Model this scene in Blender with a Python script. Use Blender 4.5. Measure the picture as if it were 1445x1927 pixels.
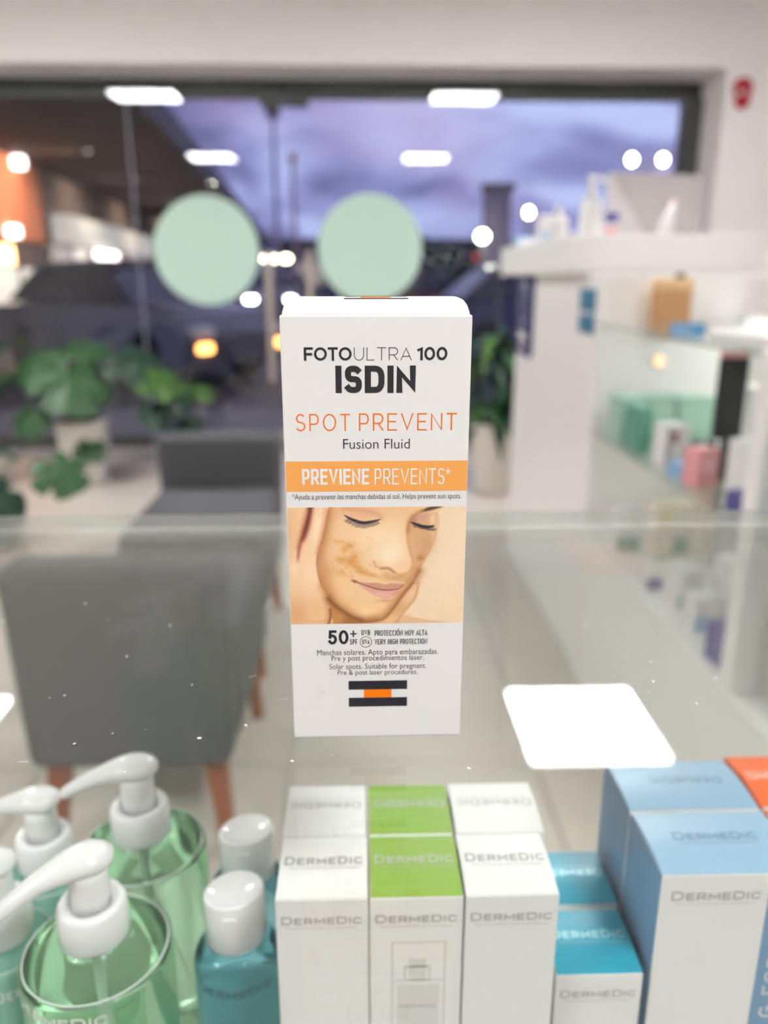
import bpy, bmesh, math, random
import numpy as np
from mathutils import Vector, Matrix
random.seed(7)
SC = bpy.context.scene
for o in list(bpy.data.objects): bpy.data.objects.remove(o)
COL = SC.collection
R = math.radians

# ------------------------------------------------------------------ camera
cd = bpy.data.cameras.new('camera'); cam = bpy.data.objects.new('camera', cd); COL.objects.link(cam)
cam.location = (0, 0, 1.141); cam.rotation_euler = (R(90 - 16.38), 0, R(-1.7))
cd.sensor_fit = 'VERTICAL'; cd.sensor_height = 36.0; cd.lens = 1490 / 1927 * 36.0
cd.clip_start = 0.01; cd.clip_end = 600
cd.dof.use_dof = True; cd.dof.focus_distance = 0.226; cd.dof.aperture_fstop = cd.lens / 3.7; cd.dof.aperture_blades = 0
SC.camera = cam
# ------------------------------------------------------------------ world: overcast dusk sky
W = bpy.data.worlds.new('dusk_sky'); SC.world = W; W.use_nodes = True
nt = W.node_tree; nt.nodes.clear()
tc = nt.nodes.new('ShaderNodeTexCoord'); mp = nt.nodes.new('ShaderNodeMapping'); mp.inputs['Scale'].default_value = (1, 1, 2.6)
n1 = nt.nodes.new('ShaderNodeTexNoise'); n1.inputs['Scale'].default_value = 4.6; n1.inputs['Detail'].default_value = 6; n1.inputs['Distortion'].default_value = .5
n2 = nt.nodes.new('ShaderNodeTexNoise'); n2.inputs['Scale'].default_value = 3.0; n2.inputs['Detail'].default_value = 3
r1 = nt.nodes.new('ShaderNodeValToRGB'); r1.color_ramp.elements[0].position = .40; r1.color_ramp.elements[1].position = .62
r1.color_ramp.elements[0].color = (.13, .13, .31, 1); r1.color_ramp.elements[1].color = (.48, .53, .88, 1)
e = r1.color_ramp.elements.new(.5); e.color = (.26, .265, .56, 1)
r2 = nt.nodes.new('ShaderNodeValToRGB'); r2.color_ramp.elements[0].position = .48; r2.color_ramp.elements[1].position = .68
r2.color_ramp.elements[0].color = (0, 0, 0, 1); r2.color_ramp.elements[1].color = (1, 1, 1, 1)
mx = nt.nodes.new('ShaderNodeMixRGB'); mx.inputs['Color2'].default_value = (.44, .33, .58, 1)
mu = nt.nodes.new('ShaderNodeMath'); mu.operation = 'MULTIPLY'; mu.inputs[1].default_value = .75
bg = nt.nodes.new('ShaderNodeBackground'); bg.inputs['Strength'].default_value = .44
wo = nt.nodes.new('ShaderNodeOutputWorld'); L = nt.links.new
L(tc.outputs['Generated'], mp.inputs['Vector']); L(mp.outputs[0], n1.inputs['Vector']); L(mp.outputs[0], n2.inputs['Vector'])
L(n1.outputs['Fac'], r1.inputs[0]); L(n2.outputs['Fac'], r2.inputs[0]); L(r2.outputs[0], mu.inputs[0]); L(mu.outputs[0], mx.inputs['Fac'])
L(r1.outputs[0], mx.inputs['Color1']); L(mx.outputs[0], bg.inputs['Color']); L(bg.outputs[0], wo.inputs['Surface'])
# ------------------------------------------------------------------ exposure
PANEL = 20.0            # radiance of the ceiling panels
vs = SC.view_settings; vs.view_transform = 'Standard'; vs.look = 'None'; vs.exposure = 1.54; vs.gamma = 1.0; vs.use_curve_mapping = False
cy = SC.cycles
cy.max_bounces = 10; cy.transmission_bounces = 8; cy.transparent_max_bounces = 20; cy.glossy_bounces = 3; cy.diffuse_bounces = 4; cy.use_light_tree = False
cy.use_adaptive_sampling = True; cy.adaptive_threshold = .07; cy.adaptive_min_samples = 16
cy.caustics_reflective = False; cy.caustics_refractive = True; cy.blur_glossy = .5; cy.sample_clamp_indirect = 6.0

# ================================================================== helpers
def s2l(c):
    c = c / 255.0
    return c / 12.92 if c <= .04045 else ((c + .055) / 1.055) ** 2.4
def C(r, g, b, k=1.0): return (s2l(r) * k, s2l(g) * k, s2l(b) * k, 1)
MATS = {}
def mat(name, col, rough=.5, spec=.5, metal=0, noise=0, nscale=40, bump=0, emit=None, estr=0, trans=0, ior=1.45, sss=0):
    if name in MATS: return MATS[name]
    m = bpy.data.materials.new(name); m.use_nodes = True; t = m.node_tree; p = t.nodes['Principled BSDF']
    p.inputs['Base Color'].default_value = col; p.inputs['Roughness'].default_value = rough
    p.inputs['Specular IOR Level'].default_value = spec; p.inputs['Metallic'].default_value = metal
    p.inputs['Transmission Weight'].default_value = trans; p.inputs['IOR'].default_value = ior
    if sss:
        p.inputs['Subsurface Weight'].default_value = sss; p.inputs['Subsurface Radius'].default_value = (.004, .004, .004)
    if emit: p.inputs['Emission Color'].default_value = emit; p.inputs['Emission Strength'].default_value = estr
    if noise or bump:
        g = t.nodes.new('ShaderNodeTexCoord'); n = t.nodes.new('ShaderNodeTexNoise'); n.inputs['Scale'].default_value = nscale; n.inputs['Detail'].default_value = 5
        t.links.new(g.outputs['Object'], n.inputs['Vector'])
        if noise:
            x = t.nodes.new('ShaderNodeMixRGB'); x.inputs['Color1'].default_value = tuple(c * (1 - noise) for c in col[:3]) + (1,)
            x.inputs['Color2'].default_value = tuple(min(1, c * (1 + noise)) for c in col[:3]) + (1,)
            t.links.new(n.outputs['Fac'], x.inputs['Fac']); t.links.new(x.outputs[0], p.inputs['Base Color'])
        if bump:
            b = t.nodes.new('ShaderNodeBump'); b.inputs['Strength'].default_value = bump; b.inputs['Distance'].default_value = .002
            t.links.new(n.outputs['Fac'], b.inputs['Height']); t.links.new(b.outputs[0], p.inputs['Normal'])
    MATS[name] = m; return m
def glass_mat(name, tint, diffuse=0.0, dcol=(.8, .85, .8, 1)):
    """clear sheet glass: transparent, with a Fresnel (Schlick) mirror layer; optionally ground a little"""
    m = bpy.data.materials.new(name); m.use_nodes = True; t = m.node_tree; t.nodes.clear(); K = t.links.new
    ge = t.nodes.new('ShaderNodeNewGeometry'); d = t.nodes.new('ShaderNodeVectorMath'); d.operation = 'DOT_PRODUCT'
    K(ge.outputs['Incoming'], d.inputs[0]); K(ge.outputs['Normal'], d.inputs[1])
    def M(op, a, b=None):
        n = t.nodes.new('ShaderNodeMath'); n.operation = op
        for i, v in enumerate((a, b)):
            if v is None: continue
            if isinstance(v, (int, float)): n.inputs[i].default_value = v
            else: K(v, n.inputs[i])
        return n.outputs[0]
    f = M('ADD', M('MULTIPLY', M('POWER', M('SUBTRACT', 1.0, M('ABSOLUTE', d.outputs['Value'])), 5.0), .96), .04)
    tr = t.nodes.new('ShaderNodeBsdfTransparent'); tr.inputs[0].default_value = tint
    gl = t.nodes.new('ShaderNodeBsdfGlossy'); gl.inputs['Roughness'].default_value = 0.0; gl.inputs['Color'].default_value = (1, 1, 1, 1)
    base = tr.outputs[0]
    if diffuse:
        df = t.nodes.new('ShaderNodeBsdfDiffuse'); df.inputs[0].default_value = dcol
        m1 = t.nodes.new('ShaderNodeMixShader'); m1.inputs[0].default_value = diffuse; K(tr.outputs[0], m1.inputs[1]); K(df.outputs[0], m1.inputs[2]); base = m1.outputs[0]
    ms = t.nodes.new('ShaderNodeMixShader'); K(f, ms.inputs[0]); K(base, ms.inputs[1]); K(gl.outputs[0], ms.inputs[2])
    o = t.nodes.new('ShaderNodeOutputMaterial'); K(ms.outputs[0], o.inputs[0]); MATS[name] = m; return m

def link(name, me, parent=None, loc=None, rot=None):
    o = bpy.data.objects.new(name, me); COL.objects.link(o)
    if parent: o.parent = parent
    if loc is not None: o.location = loc
    if rot is not None: o.rotation_euler = rot
    return o
def mesh(name, verts, faces, mats, smooth=False):
    me = bpy.data.meshes.new(name); me.from_pydata([tuple(v) for v in verts], [], faces)
    for m in (mats if isinstance(mats, (list, tuple)) else [mats]): me.materials.append(m)
    me.validate(); me.update()
    if smooth:
        for p in me.polygons: p.use_smooth = True
    return me
def bm_mesh(name, bm, m, smooth=False):
    me = bpy.data.meshes.new(name); bmesh.ops.recalc_face_normals(bm, faces=bm.faces); bm.to_mesh(me); bm.free()
    for x in (m if isinstance(m, (list, tuple)) else [m]): me.materials.append(x)
    if smooth:
        for p in me.polygons: p.use_smooth = True
    return me
def box_bm(x0, x1, y0, y1, z0, z1, bev=0, seg=2):
    bm = bmesh.new(); bmesh.ops.create_cube(bm, size=1)
    for v in bm.verts: v.co = Vector(((x0 + x1) / 2 + v.co.x * (x1 - x0), (y0 + y1) / 2 + v.co.y * (y1 - y0), (z0 + z1) / 2 + v.co.z * (z1 - z0)))
    if bev: bmesh.ops.bevel(bm, geom=bm.edges[:], offset=bev, segments=seg, affect='EDGES', profile=.5)
    return bm
def box(name, x0, x1, y0, y1, z0, z1, m, parent=None, bev=0, seg=2, loc=None, rot=None):
    return link(name, bm_mesh(name, box_bm(x0, x1, y0, y1, z0, z1, bev, seg), m), parent, loc, rot)
def lathe_me(name, prof, m, n=40, smooth=True, cap=True):
    vs_, fs = [], []
    for (r, z) in prof:
        for k in range(n): a = 2 * math.pi * k / n; vs_.append((r * math.cos(a), r * math.sin(a), z))
    for i in range(len(prof) - 1):
        for k in range(n): k2 = (k + 1) % n; fs.append((i * n + k, i * n + k2, (i + 1) * n + k2, (i + 1) * n + k))
    if cap:
        fs.append(tuple(range(n - 1, -1, -1))); fs.append(tuple((len(prof) - 1) * n + k for k in range(n)))
    me = mesh(name, vs_, fs, m)
    for p in me.polygons: p.use_smooth = smooth and len(p.vertices) == 4
    return me
def lathe(name, prof, m, parent=None, n=40, loc=None, rot=None, smooth=True): return link(name, lathe_me(name, prof, m, n, smooth), parent, loc, rot)
def tube_me(name, pts, rad, m, n=10):
    """tube along points; rad a number or a list; elliptical when (rw, rh)"""
    vs_, fs = [], []; pts = [Vector(p) for p in pts]
    for i, p in enumerate(pts):
        d = (pts[min(i + 1, len(pts) - 1)] - pts[max(i - 1, 0)]).normalized()
        s = d.cross(Vector((0, 0, 1)))
        s = Vector((1, 0, 0)) if s.length < 1e-4 else s.normalized()
        u = s.cross(d); r = rad[i] if isinstance(rad, (list, tuple)) else rad
        rw, rh = r if isinstance(r, (list, tuple)) else (r, r)
        for k in range(n): a = 2 * math.pi * k / n; vs_.append(p + s * math.cos(a) * rw + u * math.sin(a) * rh)
    for i in range(len(pts) - 1):
        for k in range(n): k2 = (k + 1) % n; fs.append((i * n + k, i * n + k2, (i + 1) * n + k2, (i + 1) * n + k))
    fs.append(tuple(range(n - 1, -1, -1))); fs.append(tuple((len(pts) - 1) * n + k for k in range(n)))
    return mesh(name, vs_, fs, m, True)
def tube(name, pts, rad, m, parent=None, n=10): return link(name, tube_me(name, pts, rad, m, n), parent)
def tag(o, label, cat, group=None, kind=None):
    o['label'] = label; o['category'] = cat
    if group: o['group'] = group
    if kind: o['kind'] = kind
    return o
def thing(name, label, cat, loc=(0, 0, 0), rotz=0, group=None):
    o = bpy.data.objects.new(name, None); COL.objects.link(o); o.location = loc; o.rotation_euler = (0, 0, rotz); o.empty_display_size = .05
    return tag(o, label, cat, group)
def struct(o, label, cat): return tag(o, label, cat, None, 'structure')

# ---------------------------------------------------------------- lettering: a stroke alphabet
def arc(cx, cy, rx, ry, a0, a1, p=2.0, n=18):
    out = []
    for i in range(n + 1):
        a = R(a0 + (a1 - a0) * i / n); c, s = math.cos(a), math.sin(a)
        out.append((cx + rx * math.copysign(abs(c) ** (2 / p), c), cy + ry * math.copysign(abs(s) ** (2 / p), s)))
    return out
def glyph(ch, p):
    g = {
    'A': (.86, [[(0, 0), (.5, 1), (1, 0)], [(.17, .3), (.83, .3)]]),
    'B': (.70, [[(0, 0), (0, 1)], [(0, 1), (.62, 1)] + arc(.62, .765, .32, .235, 90, -90, p) + [(0, .53)], [(0, .53), (.62, .53)] + arc(.62, .265, .38, .265, 90, -90, p) + [(0, 0)]]),
    'C': (.84, [arc(.52, .5, .52, .5, 48, 312, p, 28)]),
    'D': (.80, [[(0, 0), (0, 1), (.45, 1)] + arc(.45, .5, .55, .5, 90, -90, p) + [(0, 0)]]),
    'E': (.64, [[(1, 1), (0, 1), (0, 0), (1, 0)], [(0, .52), (.86, .52)]]),
    'F': (.62, [[(1, 1), (0, 1), (0, 0)], [(0, .48), (.86, .48)]]),
    'G': (.90, [arc(.5, .5, .5, .5, 48, 305, p, 28) + [(.98, .14), (.98, .48), (.58, .48)]]),
    'H': (.76, [[(0, 0), (0, 1)], [(1, 0), (1, 1)], [(0, .52), (1, .52)]]),
    'I': (.0, [[(.5, 0), (.5, 1)]]),
    'L': (.58, [[(0, 1), (0, 0), (1, 0)]]),
    'M': (.92, [[(0, 0), (0, 1), (.5, .3), (1, 1), (1, 0)]]),
    'N': (.78, [[(0, 0), (0, 1), (1, 0), (1, 1)]]),
    'O': (.96, [arc(.5, .5, .5, .5, 0, 360, p, 40)]),
    'P': (.66, [[(0, 0), (0, 1)], [(0, 1), (.6, 1)] + arc(.6, .70, .4, .30, 90, -90, p) + [(0, .40)]]),
    'R': (.70, [[(0, 0), (0, 1)], [(0, 1), (.6, 1)] + arc(.6, .71, .4, .29, 90, -90, p) + [(0, .42)], [(.52, .42), (1, 0)]]),
    'S': (.66, [arc(.5, .755, .46, .245, 38, 270, p) + arc(.5, .255, .5, .255, 90, -148, p)]),
    'T': (.70, [[(0, 1), (1, 1)], [(.5, 1), (.5, 0)]]),
    'U': (.78, [[(0, 1), (0, .45)] + arc(.5, .42, .5, .42, 180, 360, p) + [(1, .45), (1, 1)]]),
    'V': (.84, [[(0, 1), (.5, 0), (1, 1)]]),
    'X': (.78, [[(0, 1), (1, 0)], [(0, 0), (1, 1)]]),
    'Y': (.78, [[(0, 1), (.5, .45), (1, 1)], [(.5, .45), (.5, 0)]]),
    '0': (.72, [arc(.5, .5, .5, .5, 0, 360, p, 36)]),
    '1': (.26, [[(0, .84), (1, 1), (1, 0)]]),
    '5': (.62, [[(.94, 1), (.14, 1), (.08, .50)], arc(.46, .32, .54, .32, 128, -148, p)]),
    '+': (.62, [[(0, .5), (1, .5)], [(.5, 0), (.5, 1)]]),
    '*': (.5, [[(.5, .5), (.5 + .5 * math.sin(R(a)), .5 + .5 * math.cos(R(a)))] for a in (0, 72, 144, 216, 288)]),
    ' ': (.30, [])}
    if ch == 'Ó':
        w, s = g['O']; return w, s + [[(.46, 1.14), (.62, 1.32)]]
    return g[ch]
def ribbon(pts, w, vs_, fs, ext=True):
    P = [Vector((a, b)) for a, b in pts]; Q = [P[0]]
    for q in P[1:]:
        if (q - Q[-1]).length > 1e-5: Q.append(q)
    P = Q
    closed = (P[0] - P[-1]).length < 1e-4 and len(P) > 3
    if closed: P = P[:-1]
    n = len(P); dirs = [(P[(i + 1) % n] - P[i]).normalized() for i in range(n if closed else n - 1)]
    if ext and not closed: P[0] = P[0] - dirs[0] * w / 2; P[-1] = P[-1] + dirs[-1] * w / 2
    b = len(vs_)
    for i in range(n):
        if closed: d0, d1 = dirs[i - 1], dirs[i]
        else: d0, d1 = dirs[max(i - 1, 0)], dirs[min(i, n - 2)]
        n0 = Vector((-d0.y, d0.x)); n1_ = Vector((-d1.y, d1.x)); m = n0 + n1_
        m = n0 if m.length < 1e-3 else m.normalized()
        k = min(1 / max(m.dot(n0), .3), 3.0) * w / 2
        vs_.append(P[i] + m * k); vs_.append(P[i] - m * k)
    for i in range(n if closed else n - 1):
        j = (i + 1) % n; fs.append((b + 2 * i, b + 2 * i + 1, b + 2 * j + 1, b + 2 * j))
def strokes(text, u0, u1, v0, v1, w=.1, gap=.16, p=2.0, small=None):
    """letters filling the rectangle; w and gap relative to the cap height; small = factor for small capitals"""
    H = v1 - v0; T = (u1 - u0) / H; sz = [1.0 if (small is None or i in (0, 5)) else small for i in range(len(text))]
    if small is not None: sz = [1.0 if i == 0 else (small + .1 if (i == 5) else small) for i in range(len(text))]
    ws = [glyph(c, p)[0] * k for c, k in zip(text, sz)]
    fixed = gap * (len(text) - 1) + w * len(text)
    wf = max(.05, (T - fixed) / max(sum(ws), 1e-6)); x = 0; vs_, fs = [], []
    for c, wd, k in zip(text, ws, sz):
        gw = wd * wf
        for li_, pl in enumerate(glyph(c, p)[1]):
            b = len(vs_); ribbon([(x + w / 2 + a * gw, w / 2 + q * (k - w)) for a, q in pl], w, vs_, fs)
            for i in range(b, len(vs_)):
                vs_[i] = Vector((vs_[i].x, vs_[i].y if c in '*Ó' else min(max(vs_[i].y, 0), k), li_))
        x += gw + w + gap
    return [(u0 + v.x * H, v0 + v.y * H, v.z) for v in vs_], fs
def font_text(text, u0, u1, v0, v1, weight=0.0):
    cu = bpy.data.curves.new('t', 'FONT'); cu.body = text; cu.offset = weight; cu.resolution_u = 3
    o = bpy.data.objects.new('t', cu); COL.objects.link(o); bpy.context.view_layer.update()
    me = bpy.data.meshes.new_from_object(o.evaluated_get(bpy.context.evaluated_depsgraph_get()))
    vs_ = [(v.co.x, v.co.y) for v in me.vertices]; fs = [tuple(p.vertices) for p in me.polygons]
    bpy.data.objects.remove(o); bpy.data.curves.remove(cu); bpy.data.meshes.remove(me)
    ax = min(v[0] for v in vs_); bx = max(v[0] for v in vs_); ay = min(v[1] for v in vs_); by = max(v[1] for v in vs_)
    return [(u0 + (v[0] - ax) / (bx - ax) * (u1 - u0), v0 + (v[1] - ay) / (by - ay) * (v1 - v0)) for v in vs_], fs
def rects(rs):
    vs_, fs = [], []
    for (u0, u1, v0, v1) in rs:
        b = len(vs_); vs_ += [(u0, v0), (u1, v0), (u1, v1), (u0, v1)]; fs.append((b, b + 1, b + 2, b + 3))
    return vs_, fs
def ring(cu, cv, r, w, n=40):
    vs_, fs = [], []; ribbon([(cu + r * math.cos(2 * math.pi * k / n), cv + r * math.sin(2 * math.pi * k / n)) for k in range(n + 1)], w, vs_, fs)
    return [tuple(v) for v in vs_], fs
def print_on(name, vf, m, parent, fn):
    """flat print: fn maps (u, v) to a point lying just on the surface"""
    vs_, fs = vf
    out = []
    for q in vs_:
        u, v = q[0], q[1]; P = Vector(fn(u, v))
        if len(q) > 2 and q[2]:          # later strokes of a letter lie a few microns higher
            e_ = 1e-3; n_ = (Vector(fn(u + e_, v)) - P).cross(Vector(fn(u, v + e_)) - P); P = P + n_.normalized() * 6e-6 * q[2]
        out.append(P)
    return link(name, mesh(name, out, fs, m), parent)

# ================================================================== materials
M_wall = mat('white painted plaster', (.90, .865, .845, 1), .85, .2, noise=.02, nscale=6, bump=.05)
M_ceil = mat('white ceiling paint', (.80, .79, .775, 1), .9, .2, noise=.02, nscale=5)
M_tile = mat('beige porcelain floor tile', (.53, .485, .425, 1), .28, .5, noise=.06, nscale=9)
M_grout = mat('grey tile grout', (.34, .31, .28, 1), .9, .2, noise=.1, nscale=60)
M_alu = mat('dark grey anodised aluminium', (.085, .09, .085, 1), .45, .5, metal=.3, noise=.05, nscale=20)
M_steel = mat('brushed stainless steel', (.62, .58, .54, 1), .32, .5, metal=.9, noise=.05, nscale=80)
M_handle = mat('satin bronze handle', (.50, .43, .38, 1), .5, .5, metal=.2, noise=.05, nscale=30)
M_glass = glass_mat('clear display glass', (.965, .98, .97, 1))
M_pane = glass_mat('window glass', (.93, .95, .945, 1))
M_gedge = glass_mat('ground glass edge', (.80, .87, .82, 1), .16, (.80, .84, .80, 1))
M_garris = glass_mat('polished glass arris', (.85, .9, .87, 1), .45, (.93, .94, .91, 1))
M_shelfglass = glass_mat('pale green shelf glass', (.93, .965, .95, 1), .06, (.75, .82, .78, 1))
M_mintvinyl = mat('mint window vinyl', C(196, 226, 210), .55, .3, noise=.015, nscale=8)
M_whitelam = mat('white laminate', (.90, .885, .865, 1), .35, .45, noise=.012, nscale=12)
M_card = mat('white coated carton', (.80, .795, .775, 1), .42, .4, noise=.012, nscale=300, bump=.012)
M_card2 = mat('white product carton', (.81, .805, .785, 1), .4, .4, noise=.012, nscale=250)
M_ink = mat('charcoal ink', C(52, 50, 52), .5, .3, noise=.05, nscale=200)
M_ink2 = mat('grey text ink', C(66, 62, 66), .5, .3, noise=.05, nscale=200)
M_navy = mat('black navy ink', C(40, 42, 50), .5, .3, noise=.05, nscale=200)
M_orange = mat('orange ink', C(236, 122, 34), .5, .3, noise=.03, nscale=200)
M_orange2 = mat('bright orange ink', C(250, 128, 10), .5, .3, noise=.03, nscale=200)
M_band = mat('apricot band ink', C(244, 172, 92), .5, .3, noise=.02, nscale=200)
M_white_ink = mat('white ink', (.83, .82, .79, 1), .5, .3, noise=.01, nscale=200)
M_silver = mat('silver hot foil', C(150, 150, 152), .4, .5, metal=.1, noise=.06, nscale=300)
M_silver2 = mat('faint silver print', C(184, 183, 180), .5, .4, noise=.06, nscale=300)
M_green = mat('apple green carton', C(138, 176, 70), .38, .4, noise=.02, nscale=90)
M_teal = mat('turquoise carton', C(22, 160, 186), .35, .4, noise=.03, nscale=90)
M_lblue = mat('light blue carton', C(148, 186, 214), .33, .45, noise=.02, nscale=90)
M_orcard = mat('orange carton', C(255, 106, 0), .38, .4, noise=.02, nscale=90)
M_pump = mat('white pump plastic', (.86, .86, .86, 1), .13, .5, noise=.01, nscale=60, sss=.25)
M_fabric = mat('grey woven upholstery', (.10, .102, .108, 1), .95, .15, noise=.16, nscale=500, bump=.25)
M_wood = mat('chestnut stained wood', C(146, 74, 36), .45, .4, noise=.2, nscale=14)
M_leaf = mat('green leaf', (.030, .090, .030, 1), .4, .4, noise=.35, nscale=10)
M_leaf2 = mat('dark green leaf', (.014, .045, .022, 1), .4, .4, noise=.3, nscale=10)
M_leaf3 = mat('fresh green leaf', (.05, .125, .02, 1), .42, .4, noise=.3, nscale=10)
M_stem = mat('leaf stalk', (.05, .11, .03, 1), .6, .3, noise=.2, nscale=20)
M_pot = mat('white glazed pot', (.76, .72, .66, 1), .4, .4, noise=.03, nscale=8)
M_soil = mat('potting soil', (.03, .02, .014, 1), .95, .1, noise=.4, nscale=60, bump=.4)
M_panel = mat('lit ceiling panel', (.9, .9, .88, 1), .5, .3, emit=(1.0, .975, .985, 1), estr=PANEL)
M_down = mat('lit downlight', (.9, .9, .88, 1), .5, .3, emit=(1.0, .94, .84, 1), estr=30)

# ================================================================== the room
XL, XR, YB, YW, YP, H = -4.2, 3.2, -5.0, 5.28, 5.64, 2.80     # side walls, back wall, front wall face, glass line, ceiling
fl = struct(box('floor', XL, XR, YB, YP + .06, -.06, -.006, M_grout), 'beige porcelain tiled shop floor', 'floor')
tile_me = bm_mesh('tile', box_bm(-.2975, .2975, -.2975, .2975, -.008, 0, .0015, 1), M_tile)
ty = -.3
for j in range(10):
    for i in range(10):
        x = -3.0 + .6 * i + .12; y = .3 + .6 * j - .1
        if y < YP - .25: link('tile', tile_me, fl, (x, y, 0))
struct(box('ceiling', XL, XR, YB, YP + .06, H, H + .08, M_ceil), 'plain white ceiling with square light panels', 'ceiling')
struct(box('wall_back', XL, XR, YB - .1, YB, 0, H, M_wall), 'white wall behind the counter', 'wall')
struct(box('wall_left', XL - .1, XL, YB, YP + .06, 0, H, M_wall), 'white side wall at the left', 'wall')
struct(box('wall_right', XR, XR + .1, YB, YP + .06, 0, H, M_wall), 'white side wall at the right', 'wall')
# front wall: header over the shopfront and the pier to its right
bm = bmesh.new()
for a in ((XL, XR, YW, YP + .06, 2.365, H), (2.235, XR, YW, YP + .06, 0, 2.365), (XL, -3.2, YW, YP + .06, 0, 2.365)):
    b2 = box_bm(*a); me_ = bpy.data.meshes.new('t'); b2.to_mesh(me_); b2.free(); bm.from_mesh(me_); bpy.data.meshes.remove(me_)
struct(link('wall_front', bm_mesh('wall_front', bm, M_wall)), 'white front wall framing the shop window', 'wall')

def glass_pane(name, x0, x1, y0, y1, z0, z1, m, parent): return box(name, x0, x1, y0, y1, z0, z1, m, parent)
win = struct(box('window_1', -3.2, 2.235, YP + .008, YP + .058, 2.255, 2.365, M_alu, None, .004, 1), 'dark grey aluminium framed shop window', 'window')
box('frame_jamb', 2.115, 2.235, YP - .05, YP + .05, 0, 2.26, M_alu, win, .004, 1)
box('frame_jamb', -3.2, -3.12, YP - .05, YP + .05, 0, 2.26, M_alu, win, .004, 1)
box('frame_sill', -3.12, -1.485, YP - .05, YP + .05, 0, .07, M_alu, win, .004, 1)
box('frame_sill', .535, 2.115, YP - .05, YP + .05, 0, .07, M_alu, win, .004, 1)
glass_pane('pane', -3.12, -1.487, YP - .005, YP + .005, .07, 2.364, M_pane, win)
glass_pane('pane', .537, 2.115, YP - .005, YP + .005, .07, 2.364, M_pane, win)
M_joint = mat('silicone glass joint', (.30, .30, .36, 1), .6, .3, noise=.05, nscale=30)
box('glass_joint', -1.487, -1.475, YP - .006, YP + .006, .0, 2.364, M_joint, win)
def disc(parent, x, z, r):
    vs_, fs = [], []
    n = 64
    for yy in (YP - .0085, YP - .0055):
        for k in range(n): a = 2 * math.pi * k / n; vs_.append((x + r * math.cos(a), yy, z + r * math.sin(a)))
    for k in range(n): k2 = (k + 1) % n; fs.append((k, k2, n + k2, n + k))
    fs.append(tuple(range(n))); fs.append(tuple(range(2 * n - 1, n - 1, -1)))
    link('mint_disc', mesh('mint_disc', vs_, fs, M_mintvinyl), parent)
for k, (x0, x1, hx, dx, dz, lab) in enumerate(((-1.475, -.478, -.612, -1.025, 1.325, 'left glass entrance door with mint disc sticker and long pull handle'),
                                      (-.470, .535, -.338, .072, 1.338, 'right glass entrance door with mint disc sticker and long pull handle'))):
    d = struct(glass_pane('door_%d' % (k + 1), x0, x1, YP - .005, YP + .005, .02, 2.362, M_pane, None), lab, 'door')
    for sy in (-1, 1):
        hb = lathe('pull_handle', [(.021, 0), (.022, .002), (.022, .868), (.021, .87)], M_handle, d, 16, (hx, YP + sy * .055, .45))
    for zz in (.60, 1.17): box('handle_stud', hx - .008, hx + .008, YP - .045, YP - .005, zz - .008, zz + .008, M_steel, d)
    cx_ = x1 - .075 if k == 0 else x0 + .075
    box('patch_fitting', cx_ - .075, cx_ + .075, YP - .014, YP + .014, 2.20, 2.250, M_alu, d, .003, 1)
    box('patch_fitting', cx_ - .075, cx_ + .075, YP - .018, YP + .018, .02, .09, M_steel, d, .003, 1)
    disc(d, dx, dz, .352)

# ceiling panels and downlights
def panel(x, y, label):
    t = thing('ceiling_light', label, 'light', (x, y, H - .02), 0, 'square ceiling light panels')
    bm = box_bm(-.31, .31, -.31, .31, 0, .02, .003, 1); link('frame', bm_mesh('frame', bm, M_whitelam), t)
    box('diffuser', -.295, .295, -.295, .295, -.004, 0.0, M_panel, t, .0015, 1)
panel(.995, 3.14, 'square ceiling panel mirrored on the counter glass beside the carton')
panel(-1.98, 3.14, 'square ceiling panel mirrored at the left edge of the counter glass')
panel(.95, -.86, 'square ceiling panel mirrored lower in the right half of the window')
panel(-2.05, -.86, 'square ceiling panel mirrored lower in the left half of the window')
def downlight(x, y, label):
    t = thing('downlight', label, 'light', (x, y, H), 0, 'round ceiling downlights')
    lathe('trim_ring', [(.075, -.012), (.08, -.006), (.08, 0)], M_whitelam, t, 24)
    lathe('lens', [(.058, -.016), (.062, -.0125)], M_down, t, 24)
downlight(-2.6, -4.0, 'round downlight mirrored as a spot above the left mint disc')
downlight(-2.75, 3.45, 'round downlight mirrored beside the upper left ceiling panel')

# red alarm on the pier
al = thing('wall_alarm', 'small red alarm sounder with white lens on the white pier', 'alarm', (2.335, YW, 2.235))
M_red = mat('red alarm plastic', C(176, 26, 44), .35, .5, noise=.05, nscale=20)
al_prof = [(.058, 0), (.058, -.018), (.046, -.028)]
o = lathe('housing', [(.058, 0), (.058, .018), (.046, .028)], M_red, al, 28, (0, 0, .02), (R(90), 0, 0))
o2 = lathe('sounder', [(.046, 0), (.046, .016), (.034, .026)], M_red, al, 28, (.006, 0, -.05), (R(90), 0, 0))
box('lens', -.032, .0, -.045, -.012, -.022, .004, M_pump, al, .008, 2)

# ================================================================== display counter
ct = thing('display_counter', 'glass topped display counter with clear front and inner glass shelf', 'counter', (0, 0, 0))
bm = box_bm(-1.1, 1.1, .03, .478, .99, 1.0, .0011, 1)
for f in bm.faces:
    f.normal_update(); nz = abs(f.normal.z)
    f.material_index = 0 if nz > .95 else (1 if nz < .05 else 2)
link('glass_top', bm_mesh('glass_top', bm, [M_glass, M_gedge, M_garris]), ct)
box('front_glass', -1.1, 1.1, .468, .474, .36, .9895, M_glass, ct)
for s in (-1, 1): box('side_glass', s * 1.094 - .003, s * 1.094 + .003, .05, .466, .36, .9895, M_glass, ct)
box('glass_shelf', -1.09, 1.09, .17, .43, .742, .75, M_shelfglass, ct)
box('base_cabinet', -1.1, 1.1, .05, .478, 0.0, .36, M_whitelam, ct, .003, 1)
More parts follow.
